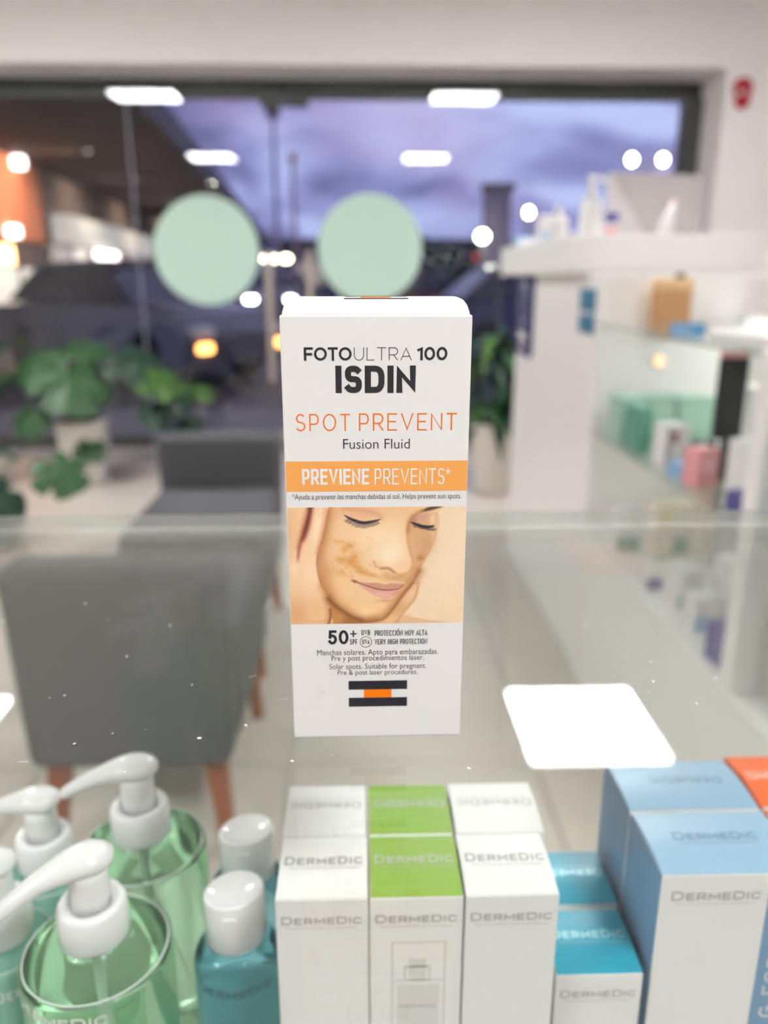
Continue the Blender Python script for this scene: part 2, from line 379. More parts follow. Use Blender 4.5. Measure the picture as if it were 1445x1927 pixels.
# dust and scratches lying on the glass
vs_, fs = [], []
for k in range(150):
    x = random.uniform(-.22, .24); y = random.uniform(.20, .40); s = random.choice((.00014, .00022, .0003, .00042)); a = random.uniform(0, 3.14)
    l = s * random.choice((1, 1, 1.3, 1.6, 4)); ca, sa = math.cos(a), math.sin(a); b = len(vs_); h = s * .5
    if l > s * 3: s *= .22
    for (p, q, z) in ((-l, -s, 0), (l, -s, 0), (l, s, 0), (-l, s, 0), (-l * .6, -s * .5, h), (l * .6, -s * .5, h), (l * .6, s * .5, h), (-l * .6, s * .5, h)):
        vs_.append((x + p * ca - q * sa, y + p * sa + q * ca, 1.0 + z))
    for f in ((4, 5, 6, 7), (0, 1, 5, 4), (1, 2, 6, 5), (2, 3, 7, 6), (3, 0, 4, 7)): fs.append(tuple(b + i for i in f))
tag(link('dust', mesh('dust', vs_, fs, mat('pale dust', (.8, .78, .72, 1), .9, .2, noise=.1))), 'pale dust specks scattered on the counter glass', 'dust', None, 'stuff')

# ================================================================== the sunscreen carton
BX, BY, BW, BD, BH = .0045, .2235, .0531, .036, .1316
bt = thing('sunscreen_carton', 'tall white sunscreen carton with orange lettering and face photo standing on glass', 'carton', (BX, BY, 1.0))
box('body', -BW / 2, BW / 2, 0, BD, 0.0002, BH, M_card, bt, .00045, 2)
prof = [(.0003, -.0004), (.0004, .0008), (.0014, .0024), (.0035, .0037), (.007, .0043), (.018, .0046), (.029, .0042), (.034, .0026), (.0355, -.0004)]
sta = [(-.02585, .12), (-.02575, .42), (-.0254, .68), (-.0248, .87), (-.0240, .97), (-.0228, 1.0)]
sta = sta + [(-a, k) for a, k in reversed(sta)]
vs_, fs = [], []
for a, k in sta:
    for (y, z) in prof: vs_.append((a, y, BH + (z * k if z > 0 else z)))
n = len(prof)
for i in range(len(sta) - 1):
    for j in range(n - 1): fs.append((i * n + j, (i + 1) * n + j, (i + 1) * n + j + 1, i * n + j + 1))
fs.append(tuple(range(n))); fs.append(tuple((len(sta) - 1) * n + j for j in range(n - 1, -1, -1)))
lid = link('top_flap', mesh('top_flap', vs_, fs, M_card, True), bt)
def lidz(y):
    for (a, za), (b, zb) in zip(prof, prof[1:]):
        if a <= y <= b: return za + (zb - za) * (y - a) / (b - a)
    return 0
def lid_strip(name, u0, u1, y0, y1, m):
    vs_, fs = [], []; k = 10
    for i in range(k + 1):
        y = y0 + (y1 - y0) * i / k; z = BH + lidz(y) + .00008; vs_ += [(u0, y, z), (u1, y, z)]
        if i: fs.append((2 * i - 2, 2 * i - 1, 2 * i + 1, 2 * i))
    link(name, mesh(name, vs_, fs, m), lid)
lid_strip('printed_bar', -.0089, .0092, .0056, .0072, M_navy); lid_strip('printed_bar', -.0089, .0092, .0150, .0180, M_navy)
lid_strip('printed_square', -.0042, .0043, .0072, .0150, M_orange)
FR = lambda u, v: (u * .001, -.00006, v * .001)
FR2 = lambda u, v: (u * .001, -.00012, v * .001)
def S_(text, u0, u1, v0, v1, m, w, gap=.16, p=2.0, fn=FR): print_on('lettering', strokes(text, u0, u1, v0, v1, w, gap, p), m, bt, fn)
def T_(text, u0, u1, v0, v1, m, wt=0.0): print_on('lettering', font_text(text, u0, u1, v0, v1, wt), m, bt, FR)
S_('FOTO', -20.1, -6.85, 119.28, 122.95, M_ink, .185, .07); S_('ULTRA', -6.25, 9.84, 119.3, 122.9, M_ink2, .062, .20)
S_('100', 11.4, 19.8, 119.3, 122.98, M_ink, .19, .11)
S_('ISDIN', -11.45, 11.07, 110.27, 117.89, M_ink, .225, .105, 2.8)
S_('SPOT', -22.94, -7.5, 99.45, 104.4, M_orange, .078, .23); S_('PREVENT', -5.0, 22.89, 99.5, 104.5, M_orange, .078, .23)
T_('Fusion Fluid', -9.6, 9.55, 94.25, 97.15, M_ink2, -.004)
print_on('printed_band', rects([(-26.25, 26.4, 81.65, 90.65)]), M_band, bt, FR)
S_('PREVIENE', -21.6, -2.15, 83.7, 88.45, M_white_ink, .16, .075, 2.8, FR2); S_('PREVENTS', -.6, 19.75, 83.65, 88.42, M_white_ink, .09, .11, 2.8, FR2)
S_('*', 19.85, 21.7, 86.4, 88.5, M_white_ink, .13, .1, 2, FR2)
T_('*Ayuda a prevenir las manchas debidas al sol. Helps prevent sun spots.', -24.65, 24.8, 78.75, 81.0, M_ink2, -.002)
S_('50', -15.08, -8.81, 32.8, 37.55, M_navy, .185, .11); S_('+', -8.3, -6.3, 35.2, 37.4, M_navy, .2)
S_('SPF', -8.4, -6.1, 32.65, 34.5, M_ink, .13, .13, 2.6); S_('UVB', -4.8, -2.2, 35.75, 37.55, M_ink, .12, .12, 2.6); S_('UVA', -4.6, -2.35, 32.75, 34.35, M_ink, .12, .12, 2.6)
print_on('printed_ring', ring(-3.46, 33.5, 1.78, .16), M_ink, bt, FR)
S_('PROTECCIÓN MUY ALTA', -.75, 15.55, 35.5, 37.35, M_ink, .125, .075, 2.6); S_('VERY HIGH PROTECTION', -.77, 15.5, 32.6, 34.4, M_ink, .125, .075, 2.6)
T_('Manchas solares. Apto para embarazadas.', -18.57, 18.96, 28.55, 31.0, M_ink2, -.001); T_('Pre y post procedimientos láser.', -14.2, 14.5, 26.6, 28.95, M_ink2, -.001)
T_('Solar spots. Suitable for pregnant.', -14.93, 15.33, 23.75, 26.1, M_ink2, -.001); T_('Pre & post laser procedures.', -12.35, 12.7, 21.75, 23.95, M_ink2, -.001)
print_on('printed_bar', rects([(-9.0, 9.42, 17.1, 20.15)]), M_navy, bt, FR); print_on('printed_bar', rects([(-9.0, 9.42, 11.1, 14.25)]), M_navy, bt, FR)
print_on('printed_square', rects([(-4.2, 4.47, 14.25, 17.1)]), M_orange2, bt, FR)
sm = []
for k in range(26):
    a, b = random.choice(((-18.4, 18.6), (-17.8, 17.0), (-18.6, 15.4), (-17.2, 16.2))); a += random.gauss(0, .55); b += random.gauss(0, .45); s = random.uniform(.05, .16)
    sm.append((a - s, a + s, b - s * .6, b + s * .6))
print_on('scuff_mark', rects(sm), mat('grey scuff', C(186, 182, 174), .8, .2, noise=.1, nscale=300), bt, FR)

# the printed face photograph: a dense coloured grid (flat print)
def paint_face(nx, ny):
    U, V = np.meshgrid(np.linspace(0, 1, nx), np.linspace(0, 1, ny))
    y = 40 + V * 870.0
    xl = 40 + V * 30.0; xr = 1385 - V * 17.0; x = xl + U * (xr - xl)
    img = np.zeros((ny, nx, 3)); img[:] = (241, 216, 182)
    def blend(m, c): img[:] = img * (1 - m[..., None]) + np.array(c, float) * m[..., None]
    def sm_(t): t = np.clip(t, 0, 1); return t * t * (3 - 2 * t)
    def segd(ax, ay, bx, by):
        dx, dy = bx - ax, by - ay; t = np.clip(((x - ax) * dx + (y - ay) * dy) / (dx * dx + dy * dy + 1e-9), 0, 1)
        return np.hypot(x - ax - t * dx, y - ay - t * dy)
    def smoothp(P, k=5, closed=False):
        P = [np.array(p, float) for p in P]; out = []; n = len(P)
        for i in range(n if closed else n - 1):
            p0 = P[(i - 1) % n] if closed or i else P[i]; p1 = P[i]; p2 = P[(i + 1) % n]; p3 = P[(i + 2) % n] if closed or i + 2 < n else p2
            for j in range(k):
                t = j / k; out.append(.5 * (2 * p1 + (p2 - p0) * t + (2 * p0 - 5 * p1 + 4 * p2 - p3) * t * t + (3 * p1 - p0 - 3 * p2 + p3) * t ** 3))
        if not closed: out.append(P[-1])
        return out
    def poly(P, c, soft=6, a=1.0, k=4):
        P = smoothp(P, k, True); n = len(P); ins = np.zeros(x.shape, bool); d = np.full(x.shape, 1e9)
        for i in range(n):
            (ax, ay), (bx, by) = P[i], P[(i + 1) % n]; d = np.minimum(d, segd(ax, ay, bx, by))
            cnd = ((ay > y) != (by > y)) & (x < (bx - ax) * (y - ay) / (by - ay + 1e-12) + ax); ins ^= cnd
        sd = np.where(ins, d, -d); blend(sm_(sd / soft * .5 + .5) * a, c)
    def line(P, c, w, a=1.0, soft=5, taper=False):
        P = smoothp(P, 5); n = len(P); m = np.zeros(x.shape)
        for i in range(n - 1):
            ww = w * (math.sin(math.pi * (i + .5) / (n - 1)) ** .6 if taper else 1)
            m = np.maximum(m, sm_((ww / 2 + soft / 2 - segd(*P[i], *P[i + 1])) / soft))
        blend(m * a, c)
    def shade(P, w, c, a):
        P = smoothp(P, 4); d = np.full(x.shape, 1e9)
        for i in range(len(P) - 1): d = np.minimum(d, segd(*P[i], *P[i + 1]))
        blend(np.exp(-(d / w) ** 2) * a, c)
    def blob(cx, cy_, rx, ry, c, a, rot=0):
        ca, sa = math.cos(R(rot)), math.sin(R(rot)); dx, dy = x - cx, y - cy_; p = (dx * ca + dy * sa) / rx; q = (-dx * sa + dy * ca) / ry
        blend(np.exp(-(p * p + q * q)) * a, c)
    blob(1250, 500, 300, 500, (244, 222, 190), .8); blob(1330, 850, 250, 160, (240, 212, 172), .6)
    poly([(840, 930), (930, 842), (1000, 862), (1150, 890), (1260, 905), (1260, 940)], (230, 190, 148), 10)
    line([(930, 842), (1000, 862), (1150, 890), (1260, 903)], (248, 226, 196), 6, .7)
    poly([(320, 680), (400, 760), (560, 870), (700, 890), (640, 960), (300, 960)], (176, 118, 66), 10)
    blob(420, 880, 60, 60, (205, 150, 92), .8); blob(520, 880, 60, 30, (120, 72, 36), .7)
    face = [(320, -40), (1190, -40), (1172, 90), (1166, 250), (1130, 350), (1065, 460), (1010, 545), (960, 630), (890, 730), (820, 815), (750, 868), (680, 888), (600, 880), (520, 848), (420, 775), (345, 690), (290, 600), (262, 520), (262, 420), (290, 260), (322, 120)]
    poly(face, (240, 203, 156), 6)
    blob(320, 560, 90, 170, (206, 146, 92), .62, -20); blob(300, 260, 50, 190, (224, 168, 118), .6, 8); blob(480, 800, 150, 60, (222, 164, 104), .7, 30)
    blob(640, 800, 160, 80, (246, 205, 150), .75); blob(640, 830, 60, 40, (252, 218, 168), .6); blob(560, 60, 240, 60, (226, 176, 126), .5); blob(850, 60, 120, 80, (236, 192, 146), .6)
    blob(450, 600, 90, 90, (247, 206, 158), .7); blob(700, 250, 170, 90, (253, 224, 182), .85); blob(420, 200, 90, 80, (244, 205, 164), .6)
    # shaded far side of the face
    poly([(948, 165), (1010, 100), (1168, 90), (1164, 250), (1128, 350), (1060, 465), (1000, 540), (930, 590), (985, 470), (968, 380), (944, 270)], (216, 170, 124), 16, .85)
    blob(1090, 320, 60, 90, (204, 156, 112), .6, 20); blob(1135, 200, 22, 110, (236, 200, 160), .6); blob(1040, 415, 32, 26, (190, 122, 66), .75)
    line([(1166, 110), (1164, 250), (1128, 350), (1060, 465), (1015, 540)], (246, 220, 184), 7, .6)
    # nose
    blob(840, 330, 85, 170, (250, 222, 182), .9, -8); blob(800, 400, 120, 85, (255, 236, 204), .95); blob(905, 470, 70, 60, (246, 208, 166), .8); blob(740, 450, 40, 35, (246, 206, 160), .7)
    shade([(950, 150), (943, 260), (962, 360), (984, 440), (978, 490), (945, 530), (900, 542)], 14, (204, 152, 104), .6)
    shade([(690, 440), (706, 470), (745, 488), (800, 488), (835, 512), (870, 538), (905, 544)], 12, (214, 158, 114), .65)
    shade([(745, 491), (800, 492), (842, 520)], 9, (176, 112, 76), .6)
    blob(860, 565, 90, 26, (204, 156, 104), .75); blob(790, 540, 40, 30, (218, 166, 110), .7); blob(940, 590, 40, 30, (210, 160, 108), .6)
    # eyes
    blob(600, 90, 120, 42, (228, 178, 142), .8); blob(1055, 115, 75, 30, (206, 158, 146), .85); blob(1130, 130, 26, 40, (244, 214, 178), .8); blob(985, 140, 28, 36, (176, 124, 92), .7)
    shade([(455, 50), (560, 58), (700, 86), (748, 120)], 16, (214, 156, 116), .55)
    line([(468, 98), (520, 126), (600, 152), (670, 146), (738, 130)], (52, 40, 52), 22, .95, 9, True)
    rng = random.Random(3)
    for i in range(34):
        t = i / 33; px_ = 492 + 225 * t; py = 112 + 44 * math.sin(math.pi * (t * .62 + .10)); le = 34 * math.sin(math.pi * (t * .8 + .12)) + rng.uniform(-4, 6); dx = -26 + 44 * t
        line([(px_, py), (px_ + dx * .45, py + le * .65), (px_ + dx, py + le)], (60, 48, 60), 4, .8, 5)
    line([(962, 150), (1010, 168), (1060, 184), (1108, 186), (1142, 178)], (50, 40, 52), 22, .95, 9, True)
    for i in range(22):
        t = i / 21; px_ = 985 + 150 * t; py = 160 + 26 * math.sin(math.pi * t * .6); le = 24 + rng.uniform(-4, 5); dx = 4 + 22 * t
        line([(px_, py), (px_ + dx * .5, py + le * .7), (px_ + dx, py + le)], (56, 46, 60), 4, .8, 5)
    poly([(1036, 78), (1090, 48), (1150, 34), (1215, 34), (1165, 54), (1100, 70)], (86, 58, 42), 10, .95)
    shade([(946, 220), (956, 150), (998, 98), (1050, 70)], 16, (190, 136, 90), .75)
    # lips
    poly([(530, 578), (620, 596), (720, 598), (770, 610), (820, 602), (918, 612), (880, 646), (780, 656), (690, 640), (600, 608)], (208, 152, 128), 8, .95)
    poly([(560, 595), (680, 636), (780, 656), (890, 634), (864, 686), (800, 718), (740, 710), (650, 664)], (224, 168, 152), 8, .95)
    blob(760, 690, 60, 14, (238, 192, 176), .7, 6); blob(780, 735, 70, 12, (206, 148, 104), .6)
    line([(530, 578), (600, 606), (700, 641), (780, 654), (872, 646), (918, 612)], (124, 66, 56), 9, .85, 8, True); blob(545, 585, 22, 10, (120, 66, 46), .8, 20)
    line([(620, 590), (720, 590), (770, 602), (825, 594), (910, 606)], (246, 212, 172), 6, .5, 8)
    # pigment spots
    for (a, b, rx, ry, al_) in ((505, 320, 34, 22, .7), (470, 350, 30, 22, .45), (520, 440, 48, 34, .75), (440, 420, 40, 26, .5), (545, 400, 30, 30, .5), (600, 515, 46, 22, .7), (680, 540, 44, 15, .6), (420, 290, 46, 16, .35), (570, 480, 40, 24, .55), (440, 520, 50, 26, .3)):
        blob(a, b, rx, ry, (214, 140, 66), al_, 15)
    for i in range(70): blob(rng.gauss(520, 75), rng.gauss(420, 80), rng.uniform(5, 14), rng.uniform(4, 10), (206, 130, 58), rng.uniform(.12, .32), rng.uniform(0, 90))
    # the hand at the left: soft shadow it throws on the cheek, then the hand
    edge = [(338, -20), (330, 110), (298, 250), (268, 350), (257, 460), (282, 590), (340, 705)]
    shade(edge, 60, (190, 124, 74), .7); shade(edge, 18, (150, 90, 52), .5)
    poly([(-60, -60), (338, -60), (334, 90), (300, 250), (268, 350), (256, 460), (282, 590), (340, 705), (362, 810), (352, 960), (-60, 960)], (244, 208, 166), 9)
    blob(60, 200, 70, 260, (232, 184, 138), .75); blob(110, 830, 120, 150, (222, 166, 112), .8); blob(262, 190, 30, 150, (253, 228, 196), .85, 10); blob(210, 520, 60, 120, (251, 220, 182), .8); blob(270, 800, 60, 110, (236, 190, 140), .8); blob(95, 480, 34, 70, (252, 224, 190), .7); blob(170, 400, 40, 60, (248, 212, 172), .7)
    shade([(330, 60), (320, 150), (290, 270), (262, 370)], 18, (222, 160, 122), .6); shade([(300, 620), (340, 720), (352, 830), (345, 912)], 30, (206, 146, 98), .65)
    poly([(200, -20), (240, -20), (218, 140), (182, 255), (146, 310), (120, 415), (124, 320), (154, 200), (186, 90)], (104, 50, 40), 16, .95)
    shade([(240, 30), (218, 140), (182, 255), (146, 312), (118, 430)], 16, (226, 150, 118), .5); shade([(186, 60), (150, 200), (120, 330)], 20, (208, 128, 98), .55)
    shade([(300, 45), (302, 80), (287, 94), (276, 72), (276, 48)], 5, (226, 176, 150), .35); blob(289, 62, 10, 20, (253, 222, 204), .8)
    shade([(160, 872), (240, 892), (340, 884)], 9, (212, 156, 108), .35)
    shade([(362, 800), (364, 860), (352, 912)], 10, (140, 84, 48), .8)
    shade([(352, 718), (420, 782), (520, 852), (600, 882), (690, 892)], 34, (140, 86, 46), .6); shade([(352, 718), (420, 782), (520, 852), (600, 882)], 12, (112, 66, 36), .4)
    # the hand at the right
    shade([(1032, 510), (985, 598), (905, 688), (845, 775), (770, 860), (700, 884)], 40, (186, 124, 74), .7)
    poly([(1034, 505), (1026, 610), (1004, 715), (930, 810), (880, 880), (850, 960), (560, 960), (600, 905), (700, 892), (775, 868), (850, 785), (910, 700), (985, 610)], (226, 178, 130), 9)
    blob(975, 690, 34, 90, (240, 202, 162), .85, 35); blob(870, 800, 40, 60, (214, 162, 112), .6, 40); blob(800, 890, 90, 30, (238, 196, 148), .8, -20); blob(1004, 578, 13, 28, (244, 204, 180), .85, 25); shade([(990, 600), (1012, 606), (1022, 570)], 6, (196, 140, 110), .6)
    shade([(1032, 512), (985, 602), (910, 694), (850, 780), (775, 868), (700, 893), (600, 908)], 12, (140, 86, 50), .6); shade([(1030, 600), (1004, 715), (930, 812), (850, 920)], 10, (200, 148, 100), .55)
    g = np.random.default_rng(1).normal(0, 2.2, img.shape[:2]); img += g[..., None]
    return np.clip(img, 0, 255) / 255.0
NX, NY = 300, 196
img = paint_face(NX, NY)
lin = np.where(img <= .04045, img / 12.92, ((img + .055) / 1.055) ** 2.4)
uu = np.linspace(-26.25, 26.45, NX) * .001; vv = np.linspace(76.85, 39.7, NY) * .001
vsn = np.zeros((NY, NX, 3)); vsn[..., 0] = uu[None, :]; vsn[..., 1] = -.00006; vsn[..., 2] = vv[:, None]
idx = np.arange(NX * NY).reshape(NY, NX)
fsn = np.stack([idx[1:, :-1], idx[1:, 1:], idx[:-1, 1:], idx[:-1, :-1]], -1).reshape(-1, 4)
me = bpy.data.meshes.new('printed_photo'); me.from_pydata(vsn.reshape(-1, 3).tolist(), [], fsn.tolist()); me.update()
ca_ = me.color_attributes.new('ink', 'FLOAT_COLOR', 'POINT')
rgba = np.ones((NX * NY, 4), np.float32); rgba[:, :3] = lin.reshape(-1, 3); ca_.data.foreach_set('color', rgba.ravel())
m = mat('photographic print', (.8, .6, .4, 1), .42, .4); at = m.node_tree.nodes.new('ShaderNodeVertexColor'); at.layer_name = 'ink'
m.node_tree.links.new(at.outputs[0], m.node_tree.nodes['Principled BSDF'].inputs['Base Color']); me.materials.append(m)
pp = link('printed_photo', me, bt); pp['label'] = 'printed photo of a face with closed eyes resting between two hands'

# ================================================================== products under the glass
SH = .75    # shelf top
def carton(label, x0, x1, y0, y1, ztop, group, top_m, top_ink, front_ink=M_silver, flip=False, side_m=None, band=None, name='skincare_carton', txt=None, ttxt=None):
    """printed carton: body, top panel, wordmark on the top and on the front"""
    w, d, h = x1 - x0, y1 - y0, ztop - SH
    t = thing(name, label, 'carton', ((x0 + x1) / 2, (y0 + y1) / 2, SH), 0, group)
    b = box('body', -w / 2, w / 2, -d / 2, d / 2, 0, h - .0006, M_card2, t, .0005, 2)
    # gently domed top panel
    vs_, fs = [], []; k = 8
    for i in range(k + 1):
        yy = -d / 2 + .0004 + (d - .0014) * i / k; zz = h - .0003 + .0011 * math.sin(math.pi * i / k)
        for sx in (-1, 1): vs_.append((sx * (w / 2 - .0003), yy, zz))
    nb = len(vs_)
    for i in range(k + 1):
        yy = -d / 2 + .0004 + (d - .0014) * i / k
        for sx in (-1, 1): vs_.append((sx * (w / 2 - .0003), yy, h - .0012))
    for i in range(k):
        a = 2 * i; fs += [(a, a + 1, a + 3, a + 2), (nb + a + 2, nb + a + 3, nb + a + 1, nb + a), (a, a + 2, nb + a + 2, nb + a), (a + 3, a + 1, nb + a + 1, nb + a + 3)]
    fs += [(1, 0, nb, nb + 1), (2 * k, 2 * k + 1, nb + 2 * k + 1, nb + 2 * k)]
    tp = link('top_panel', mesh('top_panel', vs_, fs, top_m), t)
    def dome(y): return h - .0003 + .0011 * math.sin(math.pi * (y + d / 2 - .0004) / (d - .0014)) + .00012
    u0, u1 = ttxt or (-w / 2 + .0022, w / 2 - .0018); sg = -1 if flip else 1; hh = .0050; v0 = -.0005 if not flip else -.0036
    print_on('wordmark', strokes('DERMEDIC', u0, u1, 0, hh, .17, .18, 2.4, .82), top_ink, tp, lambda u, v: (sg * u, sg * (v + v0), dome(sg * (v + v0))))
    print_on('small_print', font_text('Recommended by dermatologists', u0 + .003, u1 - .001, 0, .0013), top_ink, tp, lambda u, v: (sg * u, sg * (v + v0 - .0026), dome(sg * (v + v0 - .0026))))
    if not flip:
        u0, u1 = txt or (-w / 2 + .0022, w / 2 - .0022); hh = (u1 - u0) * .118; v0 = h - .0085 - hh
        fr = lambda u, v: (u, -d / 2 - .00008, v)
        print_on('wordmark', strokes('DERMEDIC', u0, u1, v0, v0 + hh, .15, .22, 2.4, .82), front_ink, b, fr)
        print_on('small_print', font_text('Recommended by dermatologists', u0 + .002, u1 - .002, v0 - .0026, v0 - .0011), M_silver2, b, fr)
        if band:
            bx0 = band; print_on('side_band', rects([(bx0, w / 2 - .0004, .0004, h - .0010)]), side_m, b, fr)
            vf = strokes('G FORM', .0, .040, 0, .0068, .12, .26, 2.2)
            print_on('lettering', vf, M_white_ink, b, lambda u, v: (bx0 + .0108 - v, -d / 2 - .00016, h - .081 + u + .006))
    if side_m: box('side_panel', -w / 2 - .00012, -w / 2 + .0003, -d / 2 + .0005, d / 2 - .0005, .0005, h - .0008, side_m, t)
    return t, b, w, d, h
Gw = 'white skincare cartons in the display'
carton('white carton with silver wordmark, front row, beside the small teal bottle', -.0348, .0012, .2525, .2885, .911, Gw, M_card2, M_silver, name='skincare_carton')
t, b, w, d, h = carton('white carton with apple green top in the front row', .0020, .0386, .2525, .2885, .911, Gw, M_green, M_silver2)
fr = lambda u, v: (u, -d / 2 - .00008, v)
v_, f_ = [], []
for P in ([(-.0095, h - .022), (.0115, h - .022), (.0115, h - .085), (-.0095, h - .085), (-.0095, h - .022)], [(-.0085, h - .041), (.0105, h - .041)], [(-.0045, h - .041), (-.0045, h - .034), (.0055, h - .034), (.0055, h - .041)]):
    ribbon(P, .0007, v_, f_)
print_on('printed_bottle', ([tuple(v) for v in v_], f_), mat('very pale grey print', C(204, 203, 200), .5, .3, noise=.03, nscale=80), b, fr); print_on('printed_bottle', rects([(-.003, .004, h - .041, h - .030), (-.0075, .0095, h - .084, h - .043)]), mat('pale bottle print', C(216, 214, 210), .5, .3, noise=.03, nscale=80), b, fr)
print_on('small_print', strokes('DERMEDIC', -.0065, .0085, h - .055, h - .0532, .15, .22, 2.4, .82), M_silver, b, lambda u, v: (u, -d / 2 - .00016, v))
carton('white carton with silver wordmark, front row, right of the green topped one', .0394, .0762, .2525, .2885, .911, Gw, M_card2, M_silver)
carton('white carton in the back row behind the left white carton', -.0352, .0008, .2890, .3245, .911, Gw, M_card2, M_silver2, flip=True)
carton('white carton with apple green top in the back row', .0020, .0386, .2890, .3245, .911, Gw, M_green, M_silver2, flip=True)
carton('white carton in the back row behind the right white carton', .0398, .0785, .2890, .3245, .911, Gw, M_card2, M_silver2, flip=True)
Gt = 'turquoise topped cartons in the display'; M_teal_ink = mat('pale turquoise foil', C(176, 226, 234), .35, .5, metal=.2, noise=.05, nscale=300)
carton('low carton with turquoise top, front row, between white and blue cartons', .0792, .1157, .2585, .2945, .8645, Gt, M_teal, M_teal_ink)
carton('low carton with turquoise top, back row, between white and blue cartons', .0805, .1170, .2965, .3325, .8645, Gt, M_teal, M_teal_ink, flip=True)
Gb = 'light blue topped cartons in the display'; M_blue_ink = mat('slate blue foil', C(100, 130, 162), .4, .5, metal=.2, noise=.05, nscale=300); M_slate = mat('dusty blue carton side', C(112, 152, 186), .35, .45, noise=.03, nscale=90); M_slate2 = mat('slate blue band ink', C(116, 158, 180), .4, .4, noise=.03, nscale=90)
carton('wide carton with light blue top and blue side, front row', .1200, .1795, .2612, .3005, .911, Gb, M_lblue, M_blue_ink, side_m=M_slate, band=.0150, txt=(-.0250, .0122), ttxt=(-.0175, .0190))
carton('wide carton with light blue top and blue side, back row', .1200, .1795, .3015, .3395, .911, Gb, M_lblue, M_blue_ink, flip=True, side_m=M_slate, ttxt=(-.0205, .0140))
Go = 'orange topped cartons in the display'
carton('carton with bright orange top, back row at the right edge', .1812, .2380, .3025, .3425, .911, Go, M_orcard, M_white_ink, flip=True, side_m=M_orcard)
carton('carton with bright orange top, front row at the right edge', .1812, .2380, .2625, .3015, .911, Go, M_orcard, M_white_ink, side_m=M_orcard)

def liquid(name, col, ior=1.37, dens=26, cloud_lift=.07):  # diffuse share brightens dark refractions in clear liquids; real milkiness in the lotion
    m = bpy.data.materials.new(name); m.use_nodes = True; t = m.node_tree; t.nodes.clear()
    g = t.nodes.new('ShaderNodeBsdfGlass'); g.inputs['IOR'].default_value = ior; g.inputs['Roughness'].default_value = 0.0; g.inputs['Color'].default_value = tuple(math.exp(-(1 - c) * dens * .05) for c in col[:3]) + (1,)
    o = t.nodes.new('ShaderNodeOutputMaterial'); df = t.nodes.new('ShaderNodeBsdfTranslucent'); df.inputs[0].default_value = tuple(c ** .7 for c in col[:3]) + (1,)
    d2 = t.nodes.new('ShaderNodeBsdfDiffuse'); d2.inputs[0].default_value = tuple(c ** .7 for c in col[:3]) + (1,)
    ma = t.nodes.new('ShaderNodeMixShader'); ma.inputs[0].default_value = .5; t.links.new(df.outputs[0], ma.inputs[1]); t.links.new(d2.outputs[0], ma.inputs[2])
    mb = t.nodes.new('ShaderNodeMixShader'); mb.inputs[0].default_value = cloud_lift; t.links.new(g.outputs[0], mb.inputs[1]); t.links.new(ma.outputs[0], mb.inputs[2])
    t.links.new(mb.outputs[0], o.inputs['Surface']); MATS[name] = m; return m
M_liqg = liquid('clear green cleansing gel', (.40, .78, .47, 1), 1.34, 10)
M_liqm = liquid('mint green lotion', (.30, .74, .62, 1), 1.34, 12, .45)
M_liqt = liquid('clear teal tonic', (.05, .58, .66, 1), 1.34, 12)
M_tubep = mat('translucent dip tube', (.75, .85, .78, 1), .3, .4, noise=.02, nscale=40)
def cyl_text(name, text, r, zc, hh, ang0, ang1, m, parent):
    vs_, fs = strokes(text, r * ang0, r * ang1, zc - hh / 2, zc + hh / 2, .15, .20, 2.4, .82)
    return print_on(name, (vs_, fs), m, parent, lambda u, v: ((r + .0002) * math.sin(u / r), -(r + .0002) * math.cos(u / r), v))
M_rimshine = glass_mat('painted rim highlight', (.85, .95, .92, 1), .8, (.93, 1, .98, 1))  # pale ring material that paints the highlight along the bottle rim
def torus(r, q, z, n=64, k=8):
    vs_, fs = [], []
    for i in range(n):
        a = 2 * math.pi * i / n
        for j in range(k): b = 2 * math.pi * j / k; vs_.append(((r + q * math.cos(b)) * math.cos(a), (r + q * math.cos(b)) * math.sin(a), z + q * math.sin(b)))
    for i in range(n):
        for j in range(k): i2, j2 = (i + 1) % n, (j + 1) % k; fs.append((i * k + j, i2 * k + j, i2 * k + j2, i * k + j2))
    return vs_, fs
